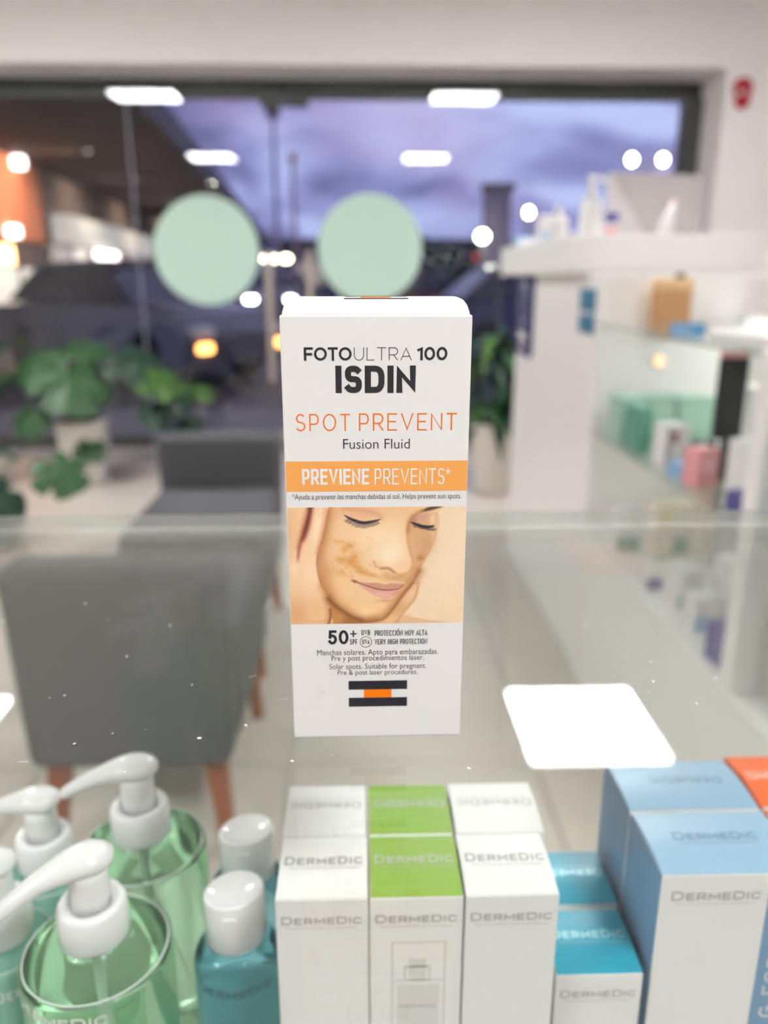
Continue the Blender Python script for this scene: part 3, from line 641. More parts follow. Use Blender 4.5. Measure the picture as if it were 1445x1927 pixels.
def pump_bottle(label, x, y, r, zrim, zcol0, zcol1, group, liq, aim, tip, text_ang=None, textz=None):
    """aim: spout direction angle, tip: (length, drop)"""
    t = thing('pump_bottle', label, 'bottle', (x, y, SH), 0, group); zr = zrim - SH; c0 = zcol0 - SH; c1 = zcol1 - SH
    nk = .0105
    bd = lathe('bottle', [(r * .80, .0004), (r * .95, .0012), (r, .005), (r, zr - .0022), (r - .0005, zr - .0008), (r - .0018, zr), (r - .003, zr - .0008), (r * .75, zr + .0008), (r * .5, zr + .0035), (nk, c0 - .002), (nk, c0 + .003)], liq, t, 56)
    if text_ang: cyl_text('wordmark', 'DERMEDIC', r, textz - SH, .0058, *text_ang, M_white_ink, bd)
    link('rim_highlight', mesh('rim_highlight', *torus(r - .0018, .00034, zr + .0001), M_rimshine, True), bd)
    co = lathe('collar', [(.0120, c0 + .0005), (.0140, c0), (.0146, c0 + .001), (.0142, c1 - .0022), (.0132, c1 - .0005), (.0120, c1), (.0098, c1 - .0004), (.0094, c1 - .002)], M_pump, t, 40)
    hz = c1 + .0165
    lathe('stem', [(.0086, c1 - .002), (.0084, c1 + .004), (.0080, c1 + .012), (.0082, hz)], M_pump, t, 32)
    dx, dy = math.cos(aim), math.sin(aim); Ln, dr = tip
    P, Q = [], []
    for (k, rw, rh, dz) in ((-.0098, .0018, .0014, .0015), (-.0092, .0056, .0036, .0022), (-.0070, .0078, .0050, .0030), (-.003, .0092, .0058, .0036), (.002, .0092, .0060, .0036), (.007, .0082, .0056, .0028), (.013, .0066, .0048, .0012), (.020, .0052, .0040, -.0012), (Ln * .8, .0042, .0034, -dr * .55), (Ln * .95, .0036, .0030, -dr * .85), (Ln, .0028, .0024, -dr), (Ln + .0006, .0012, .001, -dr - .0003)):
        P.append((dx * k, dy * k, hz + dz)); Q.append((rw, rh))
    tube('pump_head', P, Q, M_pump, t, 20)
    lathe('dip_tube', [(.0022, .006), (.0022, c0 - .004)], M_tubep, t, 12)
    return t
Gp = 'pump bottles in the display'
pump_bottle('clear green pump bottle in front, spout pointing left, beside the small teal bottle', -.1150, .2770, .0315, .8665, .8740, .8912, Gp, M_liqg, R(206), (.036, .011), (-.98, .42), .8600)
pump_bottle('clear green pump bottle behind, spout pointing left toward the grey chair', -.1120, .3410, .0312, .8665, .8740, .8912, Gp, M_liqg, R(183), (.036, .010))
pump_bottle('slim mint pump bottle at the left edge, back one', -.1700, .3600, .0225, .836, .8415, .8600, Gp, M_liqm, R(176), (.030, .004))
pump_bottle('slim mint pump bottle at the left edge, front one cut by the frame', -.1735, .3125, .0230, .836, .8415, .8600, Gp, M_liqm, R(190), (.030, .006), (.2, 1.5), .825)
def small_bottle(label, x, y, text=True):
    t = thing('tonic_bottle', label, 'bottle', (x, y, SH), 0, 'small teal bottles in the display'); r = .0195
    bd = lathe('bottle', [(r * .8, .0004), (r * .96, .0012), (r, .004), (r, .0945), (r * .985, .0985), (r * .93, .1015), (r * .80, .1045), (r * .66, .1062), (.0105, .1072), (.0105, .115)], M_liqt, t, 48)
    if text: cyl_text('wordmark', 'DERMEDIC', r, .0935, .0048, -.85, .95, mat('dark teal print', C(26, 70, 82), .5, .3, noise=.05, nscale=100), bd)
    me = lathe_me('flip_cap', [(.0128, .1078), (.0134, .1085), (.0134, .1305), (.0131, .1316), (.0124, .1320), (.0112, .1312), (.0085, .1300), (.004, .1292), (.0005, .1290)], M_pump, 48)
    for v in me.vertices:
        if v.co.z > .125: v.co.z += -.10 * v.co.y + .07 * v.co.x
    cp = link('flip_cap', me, t)
    box('thumb_notch', -.003, .003, -.0140, -.0125, .1262, .1280, M_pump, cp, .0005, 1)
    return t
small_bottle('small teal bottle with white flip cap, front one', -.058, .2913)
small_bottle('small teal bottle with white flip cap, back one', -.058, .3316, False)

# ================================================================== chairs in front of the counter
def chair(label, x, y, rot):
    t = thing('slipper_chair', label, 'chair', (x, y, 0), rot, 'grey slipper chairs at the counter')
    # local: back slab at +y, seat towards -y
    def taper(o_bm, k, z0, z1):
        for v in o_bm.verts:
            f = 1 + k * (v.co.z - z0) / (z1 - z0); v.co.x *= f
        return o_bm
    link('seat', bm_mesh('seat', box_bm(-.205, .205, -.50, .02, .215, .465, .03, 4), M_fabric, True), t)
    bk = taper(box_bm(-.20, .20, 0, .105, .212, .64, .028, 4), .045, .212, .64)
    for v in bk.verts: v.co.y += .05 * max(0, v.co.z - .3)
    link('backrest', bm_mesh('backrest', bk, M_fabric, True), t)
    leg = None
    for sx in (-1, 1):
        for sy, yy in ((1, .04), (-1, -.43)):
            bm = box_bm(-.022, .022, -.022, .022, 0, .222)
            for v in bm.verts:
                k = v.co.z / .222; s = .62 + .38 * k; v.co.x = v.co.x * s + sx * (.155 + .022 * (1 - k)); v.co.y = v.co.y * s + yy + sy * .02 * (1 - k)
            link('leg', bm_mesh('leg', bm, M_wood), t)
    return t
chair('grey upholstered slipper chair nearest the counter, its back turned to it', -.46, 1.47, R(180))
chair('grey upholstered slipper chair further away, facing the counter', -.478, 2.60, 0)

# ================================================================== white island with testers on top
XI = .64
isl = thing('island_cabinet', 'white island cabinet with thick white top beside the window', 'cabinet', (0, 0, 0))
box('body', XI, 1.10, 2.16, 3.30, 0.0, 1.155, M_whitelam, isl, .004, 1)
box('top_slab', .585, 1.14, 2.30, 3.42, 1.156, 1.262, M_whitelam, isl, .005, 2)
M_sign = mat('dark blue sign', C(42, 44, 104), .4, .4, noise=.05, nscale=30)
sg = box('sign_strip', XI - .012, XI - .001, 2.98, 3.26, .86, 1.15, M_sign, isl, .002, 1)
vs_, fs = ring(0, 0, .075, .008); link('sign_ring', mesh('sign_ring', [(XI - .0135, 3.12 + u, 1.05 + v) for u, v in vs_], fs, M_white_ink), sg)
vs_, fs = rects([(-.08, .08, -.13, -.105), (-.06, .06, -.165, -.15)]); link('sign_text', mesh('sign_text', [(XI - .0135, 3.12 + u, 1.05 + v) for u, v in vs_], fs, M_white_ink), sg)
M_bluel = mat('blue label', C(72, 128, 164), .4, .4, noise=.1, nscale=40)
for z0, z1 in ((1.055, 1.115), (.995, 1.045)): box('price_label', XI - .006, XI - .001, 2.20, 2.345, z0, z1, M_bluel, isl, .001, 1)
ZT = 1.262
def simple_bottle(label, x, y, z, h, r, m, capm, pump=False, group=None):
    t = thing('tester_bottle', label, 'bottle', (x, y, z), 0, group)
    lathe('bottle', [(r * .9, 0), (r, h * .03), (r, h * .55), (r * .8, h * .63), (r * .36, h * .68), (r * .36, h * .72)], m, t, 28)
    lathe('cap', [(r * .5, h * .70), (r * .5, h * .80), (r * .28, h * .82), (r * .28, h * .92), (r * .42, h * .93), (r * .42, h * .98), (r * .2, h)], capm, t, 24)
    if pump: tube('spout', [(0, 0, h * .95), (r * 1.1, -r * .2, h * .94), (r * 1.4, -r * .25, h * .88)], [r * .22, r * .2, r * .14], capm, t, 12)
    return t
def plain_carton(label, x, y, z, w, d, h, m, rot=0, accents=(), group=None, name='product_box'):
    """carton with tuck lid and coloured label panels: accents = (u0,u1,v0,v1,material) in front-face fractions"""
    t = thing(name, label, 'carton', (x, y, z), rot, group)
    b = box('body', -w / 2, w / 2, -d / 2, d / 2, 0, h, m, t, min(w, d, h) * .02, 1)
    box('tuck_lid', -w / 2 + .001, w / 2 - .001, -d / 2 + .001, d / 2 - .001, h - .0005, h + .0015, m, t, .0006, 1)
    for (u0, u1, v0, v1, mm) in accents: print_on('label_panel', rects([(-w / 2 + u0 * w, -w / 2 + u1 * w, v0 * h, v1 * h)]), mm, b, lambda u, v: (u, -d / 2 - .0003, v))
    return t
M_plw = mat('white product plastic', (.80, .79, .78, 1), .35, .45, noise=.02, nscale=30)
M_greyp = mat('light grey paper', (.50, .475, .47, 1), .75, .2, noise=.03, nscale=12)
M_pinkp = mat('pink carton', C(232, 164, 168), .45, .4, noise=.04, nscale=30); M_purple = mat('violet carton', C(92, 88, 150), .45, .4, noise=.04, nscale=30)
M_dred = mat('dark red label', C(150, 26, 40), .45, .4, noise=.04, nscale=30); M_kraft = mat('kraft paper', C(206, 160, 116), .8, .2, noise=.08, nscale=16)
M_mintc = mat('mint carton', C(166, 202, 184), .4, .4, noise=.03, nscale=30); M_mintd = mat('dark mint carton', C(104, 160, 140), .4, .4, noise=.03, nscale=30)
M_black = mat('black lacquer', C(50, 52, 54), .3, .5, noise=.05, nscale=30); M_skyb = mat('sky blue carton', C(60, 150, 204), .4, .4, noise=.04, nscale=30); M_pblue = mat('pale blue carton', C(150, 190, 226), .4, .4, noise=.04, nscale=30)
M_cream = mat('cream carton', C(228, 218, 200), .45, .4, noise=.03, nscale=30); M_yel = mat('yellow carton', C(220, 206, 110), .45, .4, noise=.03, nscale=30)
simple_bottle('tall white pump tester bottle on the island top', .690, 2.50, ZT, .172, .030, M_plw, M_plw, True)
simple_bottle('short white tester bottle left of the tall pump bottle on the island', .615, 2.58, ZT, .095, .030, M_plw, M_plw)
plain_carton('white tester carton left of the bottles on the island', .640, 2.86, ZT, .05, .045, .085, M_plw, R(8), ((.1, .9, .1, .4, M_pblue),))
plain_carton('flat pale blue carton lying at the far left corner of the island', .640, 3.18, ZT, .09, .12, .030, M_pblue, R(-6), ((.1, .9, .2, .8, M_plw),))
plain_carton('white carton with violet label right of the tall pump bottle', .765, 2.56, ZT, .046, .04, .08, M_plw, R(5), ((0, 1, .55, .95, M_purple), (.1, .9, .1, .4, M_pinkp)))
tube_t = thing('tester_tube', 'white tube with pink cap leaning in front of the grey bag', 'tube', (.905, 2.42, ZT), R(-4))
tube('tube_body', [(-.014, 0, .002), (-.010, 0, .03), (.004, 0, .09)], [(.020, .020), (.021, .021), (.024, .004)], M_plw, tube_t, 20)
tube('tube_seal', [(.004, 0, .09), (.0055, 0, .099)], [(.024, .003), (.024, .002)], M_pinkp, tube_t, 12)
# grey gift bag with folded gusset
gb = thing('paper_bag', 'light grey paper bag with folded side standing on the island', 'bag', (.965, 2.72, ZT), R(-6))
vs_ = [(-.15, -.05, 0), (.125, -.05, 0), (.125, .05, 0), (-.15, .05, 0), (-.16, -.035, .205), (.135, -.03, .195), (.135, .03, .195), (-.16, .035, .205)]
link('bag_body', mesh('bag_body', vs_, [(0, 1, 5, 4), (1, 2, 6, 5), (2, 3, 7, 6), (3, 0, 4, 7), (3, 2, 1, 0), (4, 5, 6, 7)], M_greyp), gb)
link('folded_flap', mesh('folded_flap', [(-.158, -.0385, .200), (-.04, -.0535, .015), (-.150, -.0525, .004), (-.156, -.0365, .203), (-.04, -.0515, .015), (-.150, -.0505, .004)], [(0, 1, 2), (5, 4, 3), (0, 3, 4, 1), (1, 4, 5, 2), (2, 5, 3, 0)], mat('pale grey paper', (.66, .64, .64, 1), .7, .2, noise=.03, nscale=12)), gb)

# ================================================================== glass shelf gondola at the right
gd = thing('shelf_gondola', 'white gondola with glass shelves along the right', 'shelf', (0, 0, 0))
GX0, GX1 = .632, 1.02
box('plinth', GX0, GX1, .66, 2.155, 0, .455, M_whitelam, gd, .003, 1)
box('back_panel', GX1, GX1 + .02, .66, 2.155, 0, 1.05, M_whitelam, gd)
box('end_panel', GX0 + .004, GX1, 2.135, 2.155, .455, 1.03, M_whitelam, gd)
for y in (1.225,): box('upright', GX0 - .002, GX0 + .045, y - .022, y + .022, .455, 1.035, M_whitelam, gd, .003, 1)
box('divider', GX0 + .045, GX1, 1.218, 1.232, .455, 1.01, M_whitelam, gd)
for z in (.745, 1.03):
    for (a, b) in ((1.25, 2.13), (.66, 1.20)): box('glass_shelf', GX0, GX1 - .003, a, b, z - .008, z, M_shelfglass, gd)
box('top_rail', GX0 + .02, GX1, .66, 1.50, 1.031, 1.052, M_whitelam, gd, .003, 1)
M_fillstrip = mat('added fill strip', (.9, .9, .88, 1), .5, .3, emit=(1, .98, .95, 1), estr=2.6)
for z in (1.0125, .728): box('fill_strip', GX1 - .016, GX1 - .002, 1.26, 2.12, z - .006, z + .006, M_fillstrip, gd, .001, 1)  # glowing strips added to brighten the inside of the gondola
refl = thing('downlight_reflection', 'round warm glowing disc imitating a downlight mirrored on the gondola end panel', 'light', (.80, 2.134, .93))  # glowing disc stands in for a warm downlight mirrored on the panel
lathe('rim', [(.019, 0), (.019, .008), (.016, .010)], M_whitelam, refl, 28, None, (R(90), 0, 0)); lathe('lens', [(.015, .0095), (.014, .012)], mat('warm reflection glow', (.9, .7, .5, 1), .4, .4, emit=(1, .52, .22, 1), estr=.45), refl, 28, None, (R(90), 0, 0))
ZA = .745
for k, (x, lab) in enumerate(((.680, 'mint carton at the left of the row of three'), (.752, 'mint carton in the middle of the row of three'), (.838, 'mint carton at the right of the row of three'))):
    w = (.066, .068, .092)[k]; plain_carton(lab + ' on the glass shelf', x, 1.99, ZA, w, .09, .112, M_mintc, 0, ((.06, .94, .25, .85, mat('pale mint label', C(176, 212, 192), .4, .4, noise=.02, nscale=20)),), 'mint cartons on the shelf')
plain_carton('dark mint carton standing sideways at the shelf front corner', .668, 1.87, ZA, .03, .10, .105, M_mintd, R(0))
plain_carton('white carton with grey side and red dot on the shelf', .690, 1.715, ZA, .055, .05, .088, M_plw, R(12), ((0, .22, 0, 1, M_greyp), (.25, .5, .6, .85, M_dred)))
plain_carton('low pale blue carton in front on the shelf', .680, 1.60, ZA, .06, .045, .030, M_pblue, R(30), ((.1, .9, .2, .8, M_mintc),))
plain_carton('pink carton standing at the shelf front', .676, 1.52, ZA, .05, .045, .075, M_pinkp, R(20), ((.15, .85, .4, .8, mat('pale pink label', C(244, 190, 196), .4, .4, noise=.02, nscale=20)),))
tr_ = thing('tester_tray', 'dark tray with small black testers behind the pink carton', 'tray', (.79, 1.70, ZA), R(5))
box('tray', -.07, .07, -.05, .05, 0, .025, M_black, tr_, .003, 1)
for i in range(4): lathe('tester', [(.012, .025), (.012, .05), (.009, .055)], M_black, tr_, 16, (-.05 + .033 * i, .0, 0))
plain_carton('white carton with dark red corner, left of the pair', .738, 1.44, ZA, .055, .07, .105, M_plw, R(15), ((.5, 1, .7, .98, M_dred),))
plain_carton('white carton with dark red corner, right of the pair', .765, 1.36, ZA, .055, .07, .102, M_plw, R(15), ((.5, 1, .7, .98, M_dred), (.1, .9, .1, .4, M_cream)))
plain_carton('small violet carton at the front near the white upright', .675, 1.335, ZA, .035, .04, .035, M_purple, R(25), ((.0, .5, .0, .3, M_pinkp),))
plain_carton('cream carton low on the shelf beside the white upright', .715, 1.30, ZA, .05, .05, .06, M_plw, R(10), ((.1, .9, .4, .9, M_cream),))
bp = thing('display_stand', 'tall black display stand with pink header inside the gondola', 'display', (.738, 1.56, ZA + .0005), R(0))
box('panel', -.028, .028, -.008, .008, .085, .248, M_black, bp, .002, 1); box('header', -.028, .028, -.009, .009, .248, .262, M_pinkp, bp, .002, 1); box('foot', -.012, .012, -.012, .012, 0, .008, M_black, bp, .002, 1); box('post', -.006, .006, -.006, .006, .008, .086, M_black, bp)
# on the upper glass shelf
kb = thing('kraft_bag', 'small kraft paper bag with dark bow on the upper glass shelf', 'bag', (.795, 2.07, 1.03), R(0))
bm = box_bm(-.042, .042, -.03, .03, 0, .085, .002, 1); link('bag_body', bm_mesh('bag_body', bm, M_kraft), kb)
box('folded_top', -.044, .044, -.032, .032, .085, .112, mat('light kraft paper', C(232, 196, 150), .8, .2, noise=.06, nscale=16), kb, .004, 1)
lathe('bow', [(.002, 0), (.014, .004), (.012, .012), (.003, .015)], mat('brown ribbon', C(120, 84, 50), .7, .2, noise=.1), kb, 12, (.018, 0, .112))
plain_carton('flat blue box lying on the upper glass shelf before the kraft bag', .735, 1.80, 1.03, .07, .035, .014, M_skyb, R(-62), ((.1, .9, .2, .8, M_pblue),))
# lower shelf (top of the plinth)
ZP = .455
low = [('white carton with green foot at the far end of the plinth', .70, 1.98, .06, .05, .11, M_plw, 0, ((0, 1, 0, .35, M_mintd),)),
       ('cream carton with yellow label standing on the plinth', .79, 1.92, .10, .06, .14, M_cream, 4, ((.1, .45, .6, .9, M_yel), (.5, .9, .1, .4, M_mintd))),
       ('low violet and white carton at the plinth front', .672, 1.73, .035, .10, .045, M_plw, 0, ((0, 1, 0, .6, M_purple),)),
       ('white carton with dark green base on the plinth', .705, 1.60, .06, .07, .085, M_plw, 8, ((0, 1, 0, .4, M_mintd),)),
       ('white carton with blue base next to the green based one', .695, 1.48, .06, .05, .07, M_plw, 10, ((0, .5, 0, .5, M_pblue),)),
       ('white carton with violet stripe deeper on the plinth', .80, 1.55, .08, .07, .12, M_plw, 14, ((0, 1, .3, .5, M_purple),)),
       ('violet carton at the plinth front beside the upright', .682, 1.325, .06, .06, .075, M_purple, 12, ((.1, .9, .75, .98, M_plw),)),
       ('cream carton with tan lid deeper beside the upright', .81, 1.40, .08, .08, .15, M_cream, 6, ((0, 1, .8, 1, M_kraft),))]
for (lab, x, y, w, d, h, m, rz, acc) in low: plain_carton(lab, x, y, ZP, w, d, h, m, R(rz), acc)
deep = [('tall cream carton at the back of the plinth, far end', .93, 1.98, .09, .09, .20, M_cream, ((.1, .9, .6, .9, M_greyp),)),
        ('grey carton at the back of the plinth behind the cream one', .92, 1.80, .09, .10, .17, M_greyp, ((.1, .9, .1, .5, M_cream),)),
        ('pale mint carton at the back of the plinth', .93, 1.67, .08, .09, .15, M_mintc, ((.1, .9, .3, .8, M_plw),)),
        ('tan carton at the back of the plinth near the upright', .93, 1.50, .09, .09, .18, M_kraft, ((0, 1, 0, .6, M_plw),)),
        ('white carton with yellow label at the back corner of the plinth', .93, 1.34, .08, .08, .16, M_plw, ((.1, .9, .5, .9, M_yel),))]
for (lab, x, y, w, d, h, m, acc) in deep: plain_carton(lab, x, y, ZP, w, d, h, m, R(3), acc)
for (lab, x, y, w, d, h, m, acc) in [('tall white carton with pink stripe at the back of the glass shelf', .93, 1.80, .08, .07, .16, M_plw, ((0, 1, .4, .6, M_pinkp),)),
        ('tall white carton with blue stripe at the back of the glass shelf', .93, 1.66, .08, .07, .17, M_plw, ((0, 1, .4, .6, M_pblue),)), ('cream jar box at the back of the glass shelf', .92, 1.53, .08, .07, .12, M_cream, ((.1, .9, .3, .7, M_plw),))]: plain_carton(lab, x, y, ZA, w, d, h, m, R(3), acc)
plain_carton('blue striped carton on the shelf right of the upright', .720, 1.11, ZA, .08, .06, .075, M_skyb, R(5), ((0, 1, .25, .42, M_pblue), (0, 1, .65, .95, M_pblue)))
plain_carton('white carton with red edge low right of the upright', .705, 1.09, ZP, .06, .08, .13, M_cream, R(8), ((0, .16, 0, 1, M_dred),))
plain_carton('blue carton low at the right edge of the view', .735, .97, ZP, .08, .06, .13, M_slate, R(8), ((.1, .9, .7, .9, M_plw),))
plain_carton('white folded leaflet pack lying above the low red edged carton', .86, 1.05, ZP, .10, .12, .17, M_plw, R(14), ((0, 1, .55, .7, M_purple),))
# white side counter further back
wc = thing('wall_counter', 'white wall counter with thick top in the right background', 'counter', (0, 0, 0))
box('top', 1.26, 2.9, 3.45, 4.0, 1.155, 1.25, M_whitelam, wc, .005, 1); box('front', 1.30, 2.9, 3.50, 3.98, 0, 1.154, M_whitelam, wc, .003, 1)
for k in range(3): box('door', 1.36 + .5 * k, 1.84 + .5 * k, 3.485, 3.499, .08, 1.10, M_whitelam, wc, .003, 1)

# ================================================================== plants
def monstera_leaf(m, size, seed):
    rg = random.Random(seed); vs_, fs = [], []; n = 56
    lobes = [0] * n
    def rad(a):   # a: 0 = tip, +-pi = stalk notch
        base = .62 + .38 * math.cos(a) * .5 + .12 * abs(math.sin(a)); base *= 1 - .65 * max(0, (abs(a) - 2.55)) / .6
        cut = max(0, math.cos(a * 7.0 + .9)) ** 5 * (.42 if .35 < abs(a) < 2.4 else 0)
        return base * (1 - cut)
    vs_.append((0, 0, 0))
    rings = (.35, .7, 1.0)
    for rr in rings:
        for k in range(n):
            a = -math.pi + 2 * math.pi * k / n; q = rad(a) if rr > .6 else rad(a) * .55 + .3; xx = math.sin(a) * q * rr * size * .5; yy = (math.cos(a) * q * rr) * size * .5
            vs_.append((xx, yy, -.10 * size * (rr ** 2) * (.4 + .6 * abs(math.sin(a))) - .06 * size * max(0, yy / size) + .012 * size * math.cos(a * 7)))
    for k in range(n): fs.append((0, 1 + k, 1 + (k + 1) % n))
    for i in range(2):
        for k in range(n): k2 = (k + 1) % n; fs.append((1 + i * n + k, 1 + (i + 1) * n + k, 1 + (i + 1) * n + k2, 1 + i * n + k2))
    return mesh('leaf', vs_, fs, m, True)
def aim_leaf(o, pos, out, droop, roll=0):
    d = Vector(out).normalized(); z = Vector((0, 0, 1)); yv = (d - z * droop).normalized(); xv = yv.cross(z).normalized(); zv = xv.cross(yv)
    M_ = Matrix((xv, yv, zv)).transposed().to_4x4() @ Matrix.Rotation(roll, 4, 'Y'); M_.translation = Vector(pos); o.matrix_local = M_
def monstera(label, loc, leaves, m, potw=.24, poth=.36, square=True, group='potted plants by the window', seed=1):
    t = thing('potted_monstera', label, 'plant', loc, 0, group)
    if square:
        bm = box_bm(-potw / 2, potw / 2, -potw / 2, potw / 2, 0, poth, .01, 2)
        for v in bm.verts:
            if v.co.z < poth * .5: v.co.x *= .86; v.co.y *= .86
        link('pot', bm_mesh('pot', bm, M_pot), t); box('soil', -potw * .42, potw * .42, -potw * .42, potw * .42, poth - .005, poth + .006, M_soil, t)
    else:
        lathe('pot', [(potw * .36, 0), (potw * .38, .01), (potw * .48, poth - .01), (potw * .5, poth), (potw * .45, poth - .002), (potw * .44, poth - .03)], M_pot, t, 32); lathe('soil', [(potw * .43, poth - .04), (potw * .43, poth - .028)], M_soil, t, 24)
    for i, (x, y, z, s, dx, dy, droop, mm) in enumerate(leaves):
        tube('stalk', [(x * .05, y * .05, poth), (x * .35, y * .35, poth + (z - poth) * .6), (x * .8, y * .8, z * .98 + .01), (x, y, z)], [.006, .005, .004, .003], M_stem, t, 6)
        lf = link('leaf', monstera_leaf(mm or m, s, seed * 31 + i), t); aim_leaf(lf, (x + dx * s * .25, y + dy * s * .25, z - droop * s * .2), (dx, dy, 0), droop, R((i * 37) % 40 - 20))
    return t
monstera('large monstera in a white square planter by the glass door', (-1.62, 4.62, 0), [
    (.04, -.12, .76, .56, .1, -1, 1.1, M_leaf), (-.30, -.05, .68, .50, -1, -.6, 1.0, None), (.22, .02, .80, .46, .8, -.6, .8, M_leaf2), (.36, .0, .70, .42, 1, -.5, .9, M_leaf3), (-.14, -.02, .80, .44, -.2, -1, .9, M_leaf), (.46, .04, .60, .34, 1, -.6, 1.3, M_leaf2),
    (.02, .1, .82, .36, .2, -.4, .6, M_leaf), (-.36, .05, .80, .34, -1, -.2, .5, M_leaf2), (.40, -.05, .50, .30, .7, -.8, 1.2, M_leaf2), (.10, -.15, .30, .26, .1, -1, 1.0, M_leaf), (-.15, -.18, .50, .32, -.4, -1, 1.2, M_leaf)], M_leaf)
monstera('dark leaved monstera at the far left near the counter', (-1.62, 3.35, 0), [
    (.06, -.10, .42, .46, .3, -1, 1.1, M_leaf2), (.26, -.02, .46, .34, 1, -.5, 1.1, M_leaf), (-.1, -.05, .46, .34, -.6, -.8, .9, M_leaf2), (.0, .1, .48, .30, .2, .4, .6, M_leaf2), (.10, -.16, .28, .28, .6, -1, 1.3, M_leaf2), (-.16, .1, .40, .28, -1, .2, .7, M_leaf2)], M_leaf2, .22, .20, False, seed=2)
monstera('narrow dark climber plant against the window post', (-1.16, 5.02, 0), [
    (.06, -.06, .58, .24, .3, -1, 1.6, M_leaf3), (-.05, -.05, .48, .24, -.3, -1, 1.8, M_leaf2), (.08, -.06, .38, .24, .4, -1, 1.8, M_leaf2), (-.02, -.06, .30, .22, 0, -1, 1.8, M_leaf2), (.14, -.04, .54, .22, .9, -.6, 1.2, M_leaf3), (.0, -.08, .20, .18, 0, -1, 1.9, M_leaf2)], M_leaf2, .16, .12, False, seed=3)
# tall leafy plant in the white cone pot
pl = thing('potted_dracaena', 'bushy dark plant in a tall white pot beside the island', 'plant', (.735, 4.28, 0), 0, 'potted plants by the window')
lathe('pot', [(.095, 0), (.100, .008), (.143, .385), (.145, .395), (.134, .395), (.128, .37)], M_pot, pl, 36); lathe('soil', [(.124, .36), (.124, .372)], M_soil, pl, 24)
lathe('stem', [(.012, .37), (.010, .80)], M_stem, pl, 8)
rg = random.Random(5)
for i in range(64):
    a = rg.uniform(0, 6.283); ln = rg.uniform(.20, .34); z0 = rg.uniform(.42, .86); up = rg.uniform(-.1, .9); w = rg.uniform(.022, .038); vs_, fs = [], []
    for k in range(7):
        t_ = k / 6; rr = ln * t_; zz = z0 + ln * (up * t_ - .9 * t_ * t_); ww = w * math.sin(math.pi * (.12 + .86 * t_)); ca, sa = math.cos(a), math.sin(a)
        vs_ += [(rr * ca - ww * sa, rr * sa + ww * ca, zz), (rr * ca, rr * sa, zz - .006), (rr * ca + ww * sa, rr * sa - ww * ca, zz)]
        if k: b = 3 * k; fs += [(b - 3, b - 2, b + 1, b), (b - 2, b - 1, b + 2, b + 1)]
    link('leaf', mesh('leaf', vs_, fs, (M_leaf2, M_leaf, M_leaf2, M_leaf3)[i % 4], True), pl)

# ================================================================== outside: street at dusk
M_asph = mat('wet asphalt', (.07, .068, .075, 1), .6, .4, noise=.25, nscale=3)
M_pave = mat('concrete pavement', (.22, .20, .195, 1), .8, .3, noise=.12, nscale=4)
struct(box('ground', -70, 60, YP + .07, 220, -.25, -.12, M_asph), 'dark asphalt street outside', 'ground')
struct(box('pavement', -14, 14, YP + .07, 7.4, -.12, -.02, M_pave), 'concrete pavement outside the shop', 'pavement')
# far ridge
vs_, fs = [], []; n = 60; rg = random.Random(11)
for i in range(n + 1):
    x = -130 + 260 * i / n; h = 7.5 + 2.2 * math.sin(i * .35) + 1.2 * math.sin(i * 1.1 + 1)
    vs_ += [(x, 175, -.3), (x, 190, h), (x, 205, -.3)]
    if i: b = 3 * i; fs += [(b - 3, b, b + 1, b - 2), (b - 2, b + 1, b + 2, b - 1)]
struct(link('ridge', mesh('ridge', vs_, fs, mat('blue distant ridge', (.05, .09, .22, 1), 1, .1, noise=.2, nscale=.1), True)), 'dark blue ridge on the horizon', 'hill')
# arcade building at the left
def fx(y): return -5.67 - .0715 * y
ar = thing('arcade_building', 'brown arcade of shops with deep eave at the left outside', 'building', (0, 0, 0))
M_soff = mat('dark brown soffit', (.085, .06, .062, 1), .8, .2, noise=.1, nscale=1); M_fasc = mat('slate fascia', (.06, .062, .085, 1), .6, .3, noise=.1, nscale=1)
M_brown = mat('brown plaster', (.13, .10, .095, 1), .9, .2, noise=.15, nscale=1.5); M_terra = mat('terracotta wall', (.58, .20, .105, 1), .85, .2, noise=.1, nscale=1)
Y0, Y1 = 11.0, 62.0
def prism(name, x_off0, x_off1, ya, yb, z0, z1, m, parent):
    vs_ = [(fx(ya) + x_off0, ya, z0), (fx(ya) + x_off1, ya, z0), (fx(yb) + x_off1, yb, z0), (fx(yb) + x_off0, yb, z0)]
    vs_ += [(a, b, z1) for a, b, _ in vs_]
    return link(name, mesh(name, vs_, [(3, 2, 1, 0), (4, 5, 6, 7), (0, 1, 5, 4), (1, 2, 6, 5), (2, 3, 7, 6), (3, 0, 4, 7)], m), parent)
prism('wall', -6, 0, Y0, Y1, -.12, 3.5, M_brown, ar)
prism('eave', -6, 3.45, 6.6, Y1, 3.5, 3.62, M_soff, ar); prism('fascia', 3.45, 3.53, 6.6, Y1, 3.46, 3.9, M_fasc, ar)
prism('roof', -6.2, 3.4, 6.6, Y1, 3.9, 4.1, M_fasc, ar)
E_ = lambda nm, c, s: mat(nm, c, .5, .3, emit=c, estr=s)
M_lit = E_('lit shop interior', (.62, .62, .58, 1), .34); M_lit2 = E_('dim shop interior', (.30, .25, .23, 1), .35); M_sgw = E_('lit white sign', (1, .93, .92, 1), 2.2); M_sgr = E_('lit red sign', (1, .12, .14, 1), 1.6); M_sgb = E_('lit blue white sign', (.75, .75, 1, 1), 2.2)
M_warm = E_('warm lamp', (1, .52, .2, 1), 3.0)
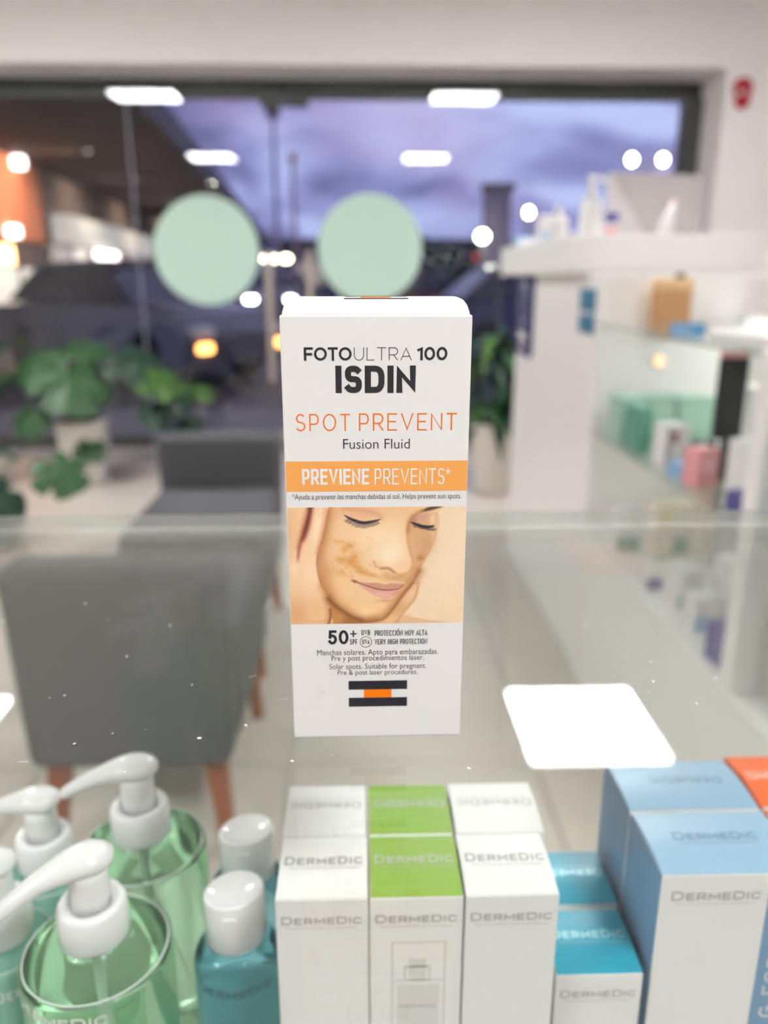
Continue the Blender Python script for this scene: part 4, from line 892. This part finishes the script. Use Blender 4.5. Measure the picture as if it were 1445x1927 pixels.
bays = [(15.0, 18.6, M_terra, 1.9, M_lit, -.05, 1.35), (18.9, 22.5, M_brown, 2.3, M_lit2, .3, 1.9), (22.8, 27.0, M_brown, 2.3, M_lit2, .2, 1.9), (27.3, 32.0, M_brown, 2.4, M_lit2, .2, 2.0), (32.3, 38.0, M_brown, 2.4, M_lit2, .2, 2.0), (38.4, 46.0, M_brown, 2.4, M_lit2, .2, 2.0)]
for k, (ya, yb, mm, zs, li, w0, w1) in enumerate(bays):
    prism('upper_panel', 0, .10, ya, yb, zs, 3.45, mm, ar); prism('pier', 0, .10, yb, yb + .3, -.12, 3.5, M_brown, ar)
    f = prism('shop_window', 0, .05, ya + .15, yb - .15, w0, w1, li, ar); prism('mullion', .05, .09, (ya + yb) / 2 - .04, (ya + yb) / 2 + .04, w0, w1, M_alu, f)
prism('awning_sign', .1, .5, 19.2, 30.0, 1.95, 2.55, mat('pale sign board', (.42, .42, .40, 1), .6, .3, emit=(.5, .5, .48, 1), estr=.25, noise=.4, nscale=1.2), ar)
prism('lit_sign', .5, .58, 21.3, 23.6, 1.35, 1.85, M_sgw, ar); prism('lit_sign', .5, .58, 26.6, 29.6, 1.15, 1.45, M_sgb, ar); prism('lit_sign', .5, .58, 25.8, 26.6, 1.15, 1.45, M_sgr, ar)
for ya, z in ((17.0, 3.35), (16.2, 2.02), (24.3, .98)): prism('wall_lamp', .1, .3, ya, ya + .22, z - .1, z + .1, M_sgw if z > 1.5 else M_warm, ar)
prism('wall_lamp', .1, .35, 15.4, 15.75, 1.4, 1.75, M_warm, ar)
for k, (ya, pw) in enumerate(((16.6, 70), (21.0, 45), (26.5, 45), (34.0, 60))):     # spots added under the eave to light the arcade wall
    xs = fx(ya) + 1.7; sl = lathe('soffit_fill', [(.05, -.03), (.06, 0)], M_lit, ar, 16, (xs, ya, 3.495))
    ld = bpy.data.lights.new('soffit_fill_spot', 'SPOT'); ld.energy = pw * 2.2; ld.color = (1, .78, .58); ld.shadow_soft_size = .06; ld.spot_size = R(150); ld.spot_blend = .8
    lo = bpy.data.objects.new('soffit_fill_spot', ld); COL.objects.link(lo); lo.parent = sl; lo.location = (0, 0, -.06); lo.rotation_euler = (0, R(38), 0)
# cars
M_cglass = mat('dark car glass', (.03, .035, .05, 1), .1, .6, noise=.1, nscale=2); M_tyre = mat('tyre rubber', (.015, .015, .016, 1), .85, .2, noise=.1, nscale=20); M_tail = E_('red tail lamp', (1, .05, .05, 1), 2.0); M_head = E_('orange indicator lamp', (1, .40, .10, 1), 3.0); M_hw = E_('white head lamp', (1, .97, .95, 1), 10)
def car(label, x, y, rot, col, lamps_on=True, head=None, ind=None):
    t = thing('parked_car', label, 'car', (x, y, -.12), rot, 'cars parked outside'); m = mat('car paint ' + label[:10], col, .25, .6, metal=.3, noise=.03, nscale=2)
    def loft(name, P, hw0, hw1, mm):
        vs_, fs = [], []; n = len(P); zmin = min(p[1] for p in P); zmax = max(p[1] for p in P)
        for s in (-1, -.8, .8, 1):
            for (a, b) in P:
                k = (b - zmin) / (zmax - zmin); hw = hw0 + (hw1 - hw0) * k; ins = 1 if abs(s) < 1 else .97; vs_.append((a * ins, math.copysign(hw * (1 if abs(s) == 1 else .86), s), b if abs(s) < 1 else zmin + (b - zmin) * .96))
        for i in range(3):
            for j in range(n): j2 = (j + 1) % n; fs.append((i * n + j, i * n + j2, (i + 1) * n + j2, (i + 1) * n + j))
        fs.append(tuple(range(n - 1, -1, -1))); fs.append(tuple(3 * n + j for j in range(n)))
        return link(name, mesh(name, vs_, fs, mm, False), t)
    b = loft('body', [(-2.15, .3), (-2.2, .62), (-2.05, .92), (-1.0, .98), (1.1, .98), (1.9, .88), (2.15, .65), (2.1, .28)], .88, .82, m)
    loft('cabin', [(-1.75, .97), (-1.2, 1.43), (.2, 1.47), (1.15, .97)], .80, .62, M_cglass); loft('roof', [(-1.25, 1.42), (-1.1, 1.47), (.1, 1.51), (.3, 1.45)], .64, .60, m)
    for sx in (-1.35, 1.35):
        for sy in (-.78, .78): lathe('wheel', [(.30, -.1), (.33, -.06), (.33, .06), (.30, .1)], M_tyre, t, 24, (sx, sy, .33), (R(90), 0, 0))
    for sy in (-.62, .62):
        box('headlamp', 2.02, 2.16, sy - .16, sy + .16, .60, .74, head or M_pot, t, .02, 1); box('tail_lamp', -2.22, -2.1, sy - .14, sy + .14, .66, .80, M_tail if lamps_on else M_dred, t, .02, 1)
        if ind: box('indicator', 2.10, 2.19, sy - .10, sy + .10, .44, .54, ind, t, .02, 1)
car('silver grey car with amber indicators parked behind the left door', -3.1, 11.2, R(-38), (.16, .16, .18, 1), False, None, M_head)
car('dark car with red tail lamps in front of the arcade', -6.15, 21.0, R(86), (.06, .055, .06, 1), True)
car('dark blue car beyond the potted plant', 3.2, 13.5, R(8), (.03, .04, .10, 1), False)
car('white car with bright headlamps far down the street', -2.6, 27.0, R(-92), (.3, .3, .33, 1), False, M_hw)
car('maroon car parked across the street behind the right door', 1.6, 21.0, R(4), (.09, .02, .03, 1), False)
# posts, pylon, lamps, trees
M_post = mat('grey painted post', (.20, .18, .20, 1), .6, .3, noise=.1, nscale=3)
py = thing('sign_pylon', 'tall grey sign pylon outside right of the carton', 'pylon', (2.95, 18.0, -.12))
box('column', -.27, .27, -.2, .2, 0, 3.05, mat('mauve grey cladding', (.26, .22, .29, 1), .7, .3, noise=.08, nscale=2), py, .01, 1); box('cap', -.34, .34, -.25, .25, 3.05, 3.2, M_post, py, .01, 1); box('foot', -.4, .4, -.3, .3, 0, .2, M_post, py, .01, 1)
lp_ = thing('utility_pole', 'slim dark utility pole outside above the door handles', 'pole', (-2.05, 21.0, -.12)); lathe('pole', [(.06, 0), (.05, 7.5)], mat('mauve grey pole', (.42, .40, .62, 1), .7, .3, noise=.1, nscale=3), lp_, 14); box('crossarm', -.4, .4, -.05, .05, 5.55, 5.68, M_post, lp_); box('transformer', -.17, .17, -.15, .15, 5.0, 5.5, M_post, lp_, .03, 1)
lp2 = thing('flag_pole', 'thin pinkish pole outside left of the right mint disc', 'pole', (-1.45, 19.0, -.12)); lathe('pole', [(.05, 0), (.04, 3.7)], mat('pinkish painted pole', (.40, .28, .36, 1), .5, .4, noise=.05), lp2, 10); lathe('finial', [(.02, 3.7), (.10, 3.78), (.10, 3.86), (.02, 3.95)], mat('salmon finial', (.75, .4, .4, 1), .5, .4, noise=.05), lp2, 12)
def lamp(label, x, y, z, heads, s=14, col=(1, .96, .8, 1), r=.085):
    t = thing('street_lamp', label, 'lamp', (x, y, -.12), 0, 'street lamps outside')
    lathe('pole', [(.06, 0), (.045, z)], M_post, t, 12); me_ = mat('street lamp glow %d %d' % (s, int(col[2] * 10)), col, .5, .3, emit=col, estr=s)
    for hx_ in heads:
        tube('arm', [(0, 0, z - .05), (hx_ * .6, 0, z + .06), (hx_, 0, z + .12)], .025, M_post, t, 8)
        lathe('head', [(r * .4, -.10), (r, -.04), (r, .04), (r * .4, .10)], me_, t, 20, (hx_, 0, z + .12))
lamp('twin headed street lamp seen above the grey bag', 6.62, 19.5, 3.77, (-.36, .36), 14)
lamp('single street lamp seen left of the tester bottles', 4.25, 21.0, 2.74, (.0,), 12, (1, 1, .72, 1))
lamp('low street lamp seen just left of the pylon', 2.51, 17.0, 1.98, (.0,), 12, (1, 1, .8, 1), .11)
lamp('distant street lamp seen between the door handles', -2.98, 30.0, 1.85, (-.35, .0, .35), 8, (1, .85, .6, 1), .16)
def tree(label, x, y, h, w, m, seed):
    t = thing('street_tree', label, 'tree', (x, y, -.12), 0, 'trees outside'); lathe('trunk', [(w * .08, 0), (w * .06, h * .6)], M_wood, t, 10)
    bm = bmesh.new(); bmesh.ops.create_icosphere(bm, subdivisions=3, radius=1); rg = random.Random(seed); ph = [rg.uniform(0, 6) for _ in range(6)]
    for v in bm.verts:
        c = v.co.copy(); k = 1 + .16 * math.sin(c.x * 5 + ph[0]) * math.sin(c.y * 6 + ph[1]) + .14 * math.sin(c.z * 7 + ph[2] + c.x * 3) + .1 * math.sin(c.y * 11 + ph[3])
        v.co = Vector((c.x * w / 2 * k, c.y * w / 2 * k, h * .62 + c.z * h * .38 * k))
    link('crown', bm_mesh('crown', bm, m), t)
M_tree = mat('dark tree foliage', (.02, .045, .03, 1), .9, .2, noise=.5, nscale=4); M_tree2 = mat('blue green foliage', (.02, .06, .055, 1), .9, .2, noise=.5, nscale=4)
tree('dark round tree at the corner of the arcade', -5.9, 33.0, 3.4, 3.4, M_tree2, 1)
tree('dark bush like tree behind the potted plant', 4.6, 24.0, 1.9, 3.6, M_tree, 2)
tree('low dark tree across the street right of the right disc', 2.6, 38.0, 2.9, 5.0, M_tree2, 3)
tree('small dark tree left of the left mint disc', -4.1, 21.0, 2.2, 1.5, M_tree, 4)
fb = thing('far_shop', 'low blue and red shop across the street', 'building', (3.6, 55.0, -.12))
box('wall', -9, 12, 0, 6, 0, 3.4, mat('blue shop wall', (.04, .07, .16, 1), .8, .2, noise=.15, nscale=.5), fb); box('roof', -9.4, 12.4, -.4, 6.4, 3.4, 3.8, mat('slate roof', (.05, .06, .1, 1), .8, .2, noise=.1), fb); box('red_sign', 2.9, 4.2, -.15, 0, 1.9, 2.8, E_('red shop sign', (1, .1, .06, 1), .5), fb)
for k in range(5): box('window', -8 + 4 * k, -6 + 4 * k, -.05, 0, .9, 2.3, M_lit2, fb)
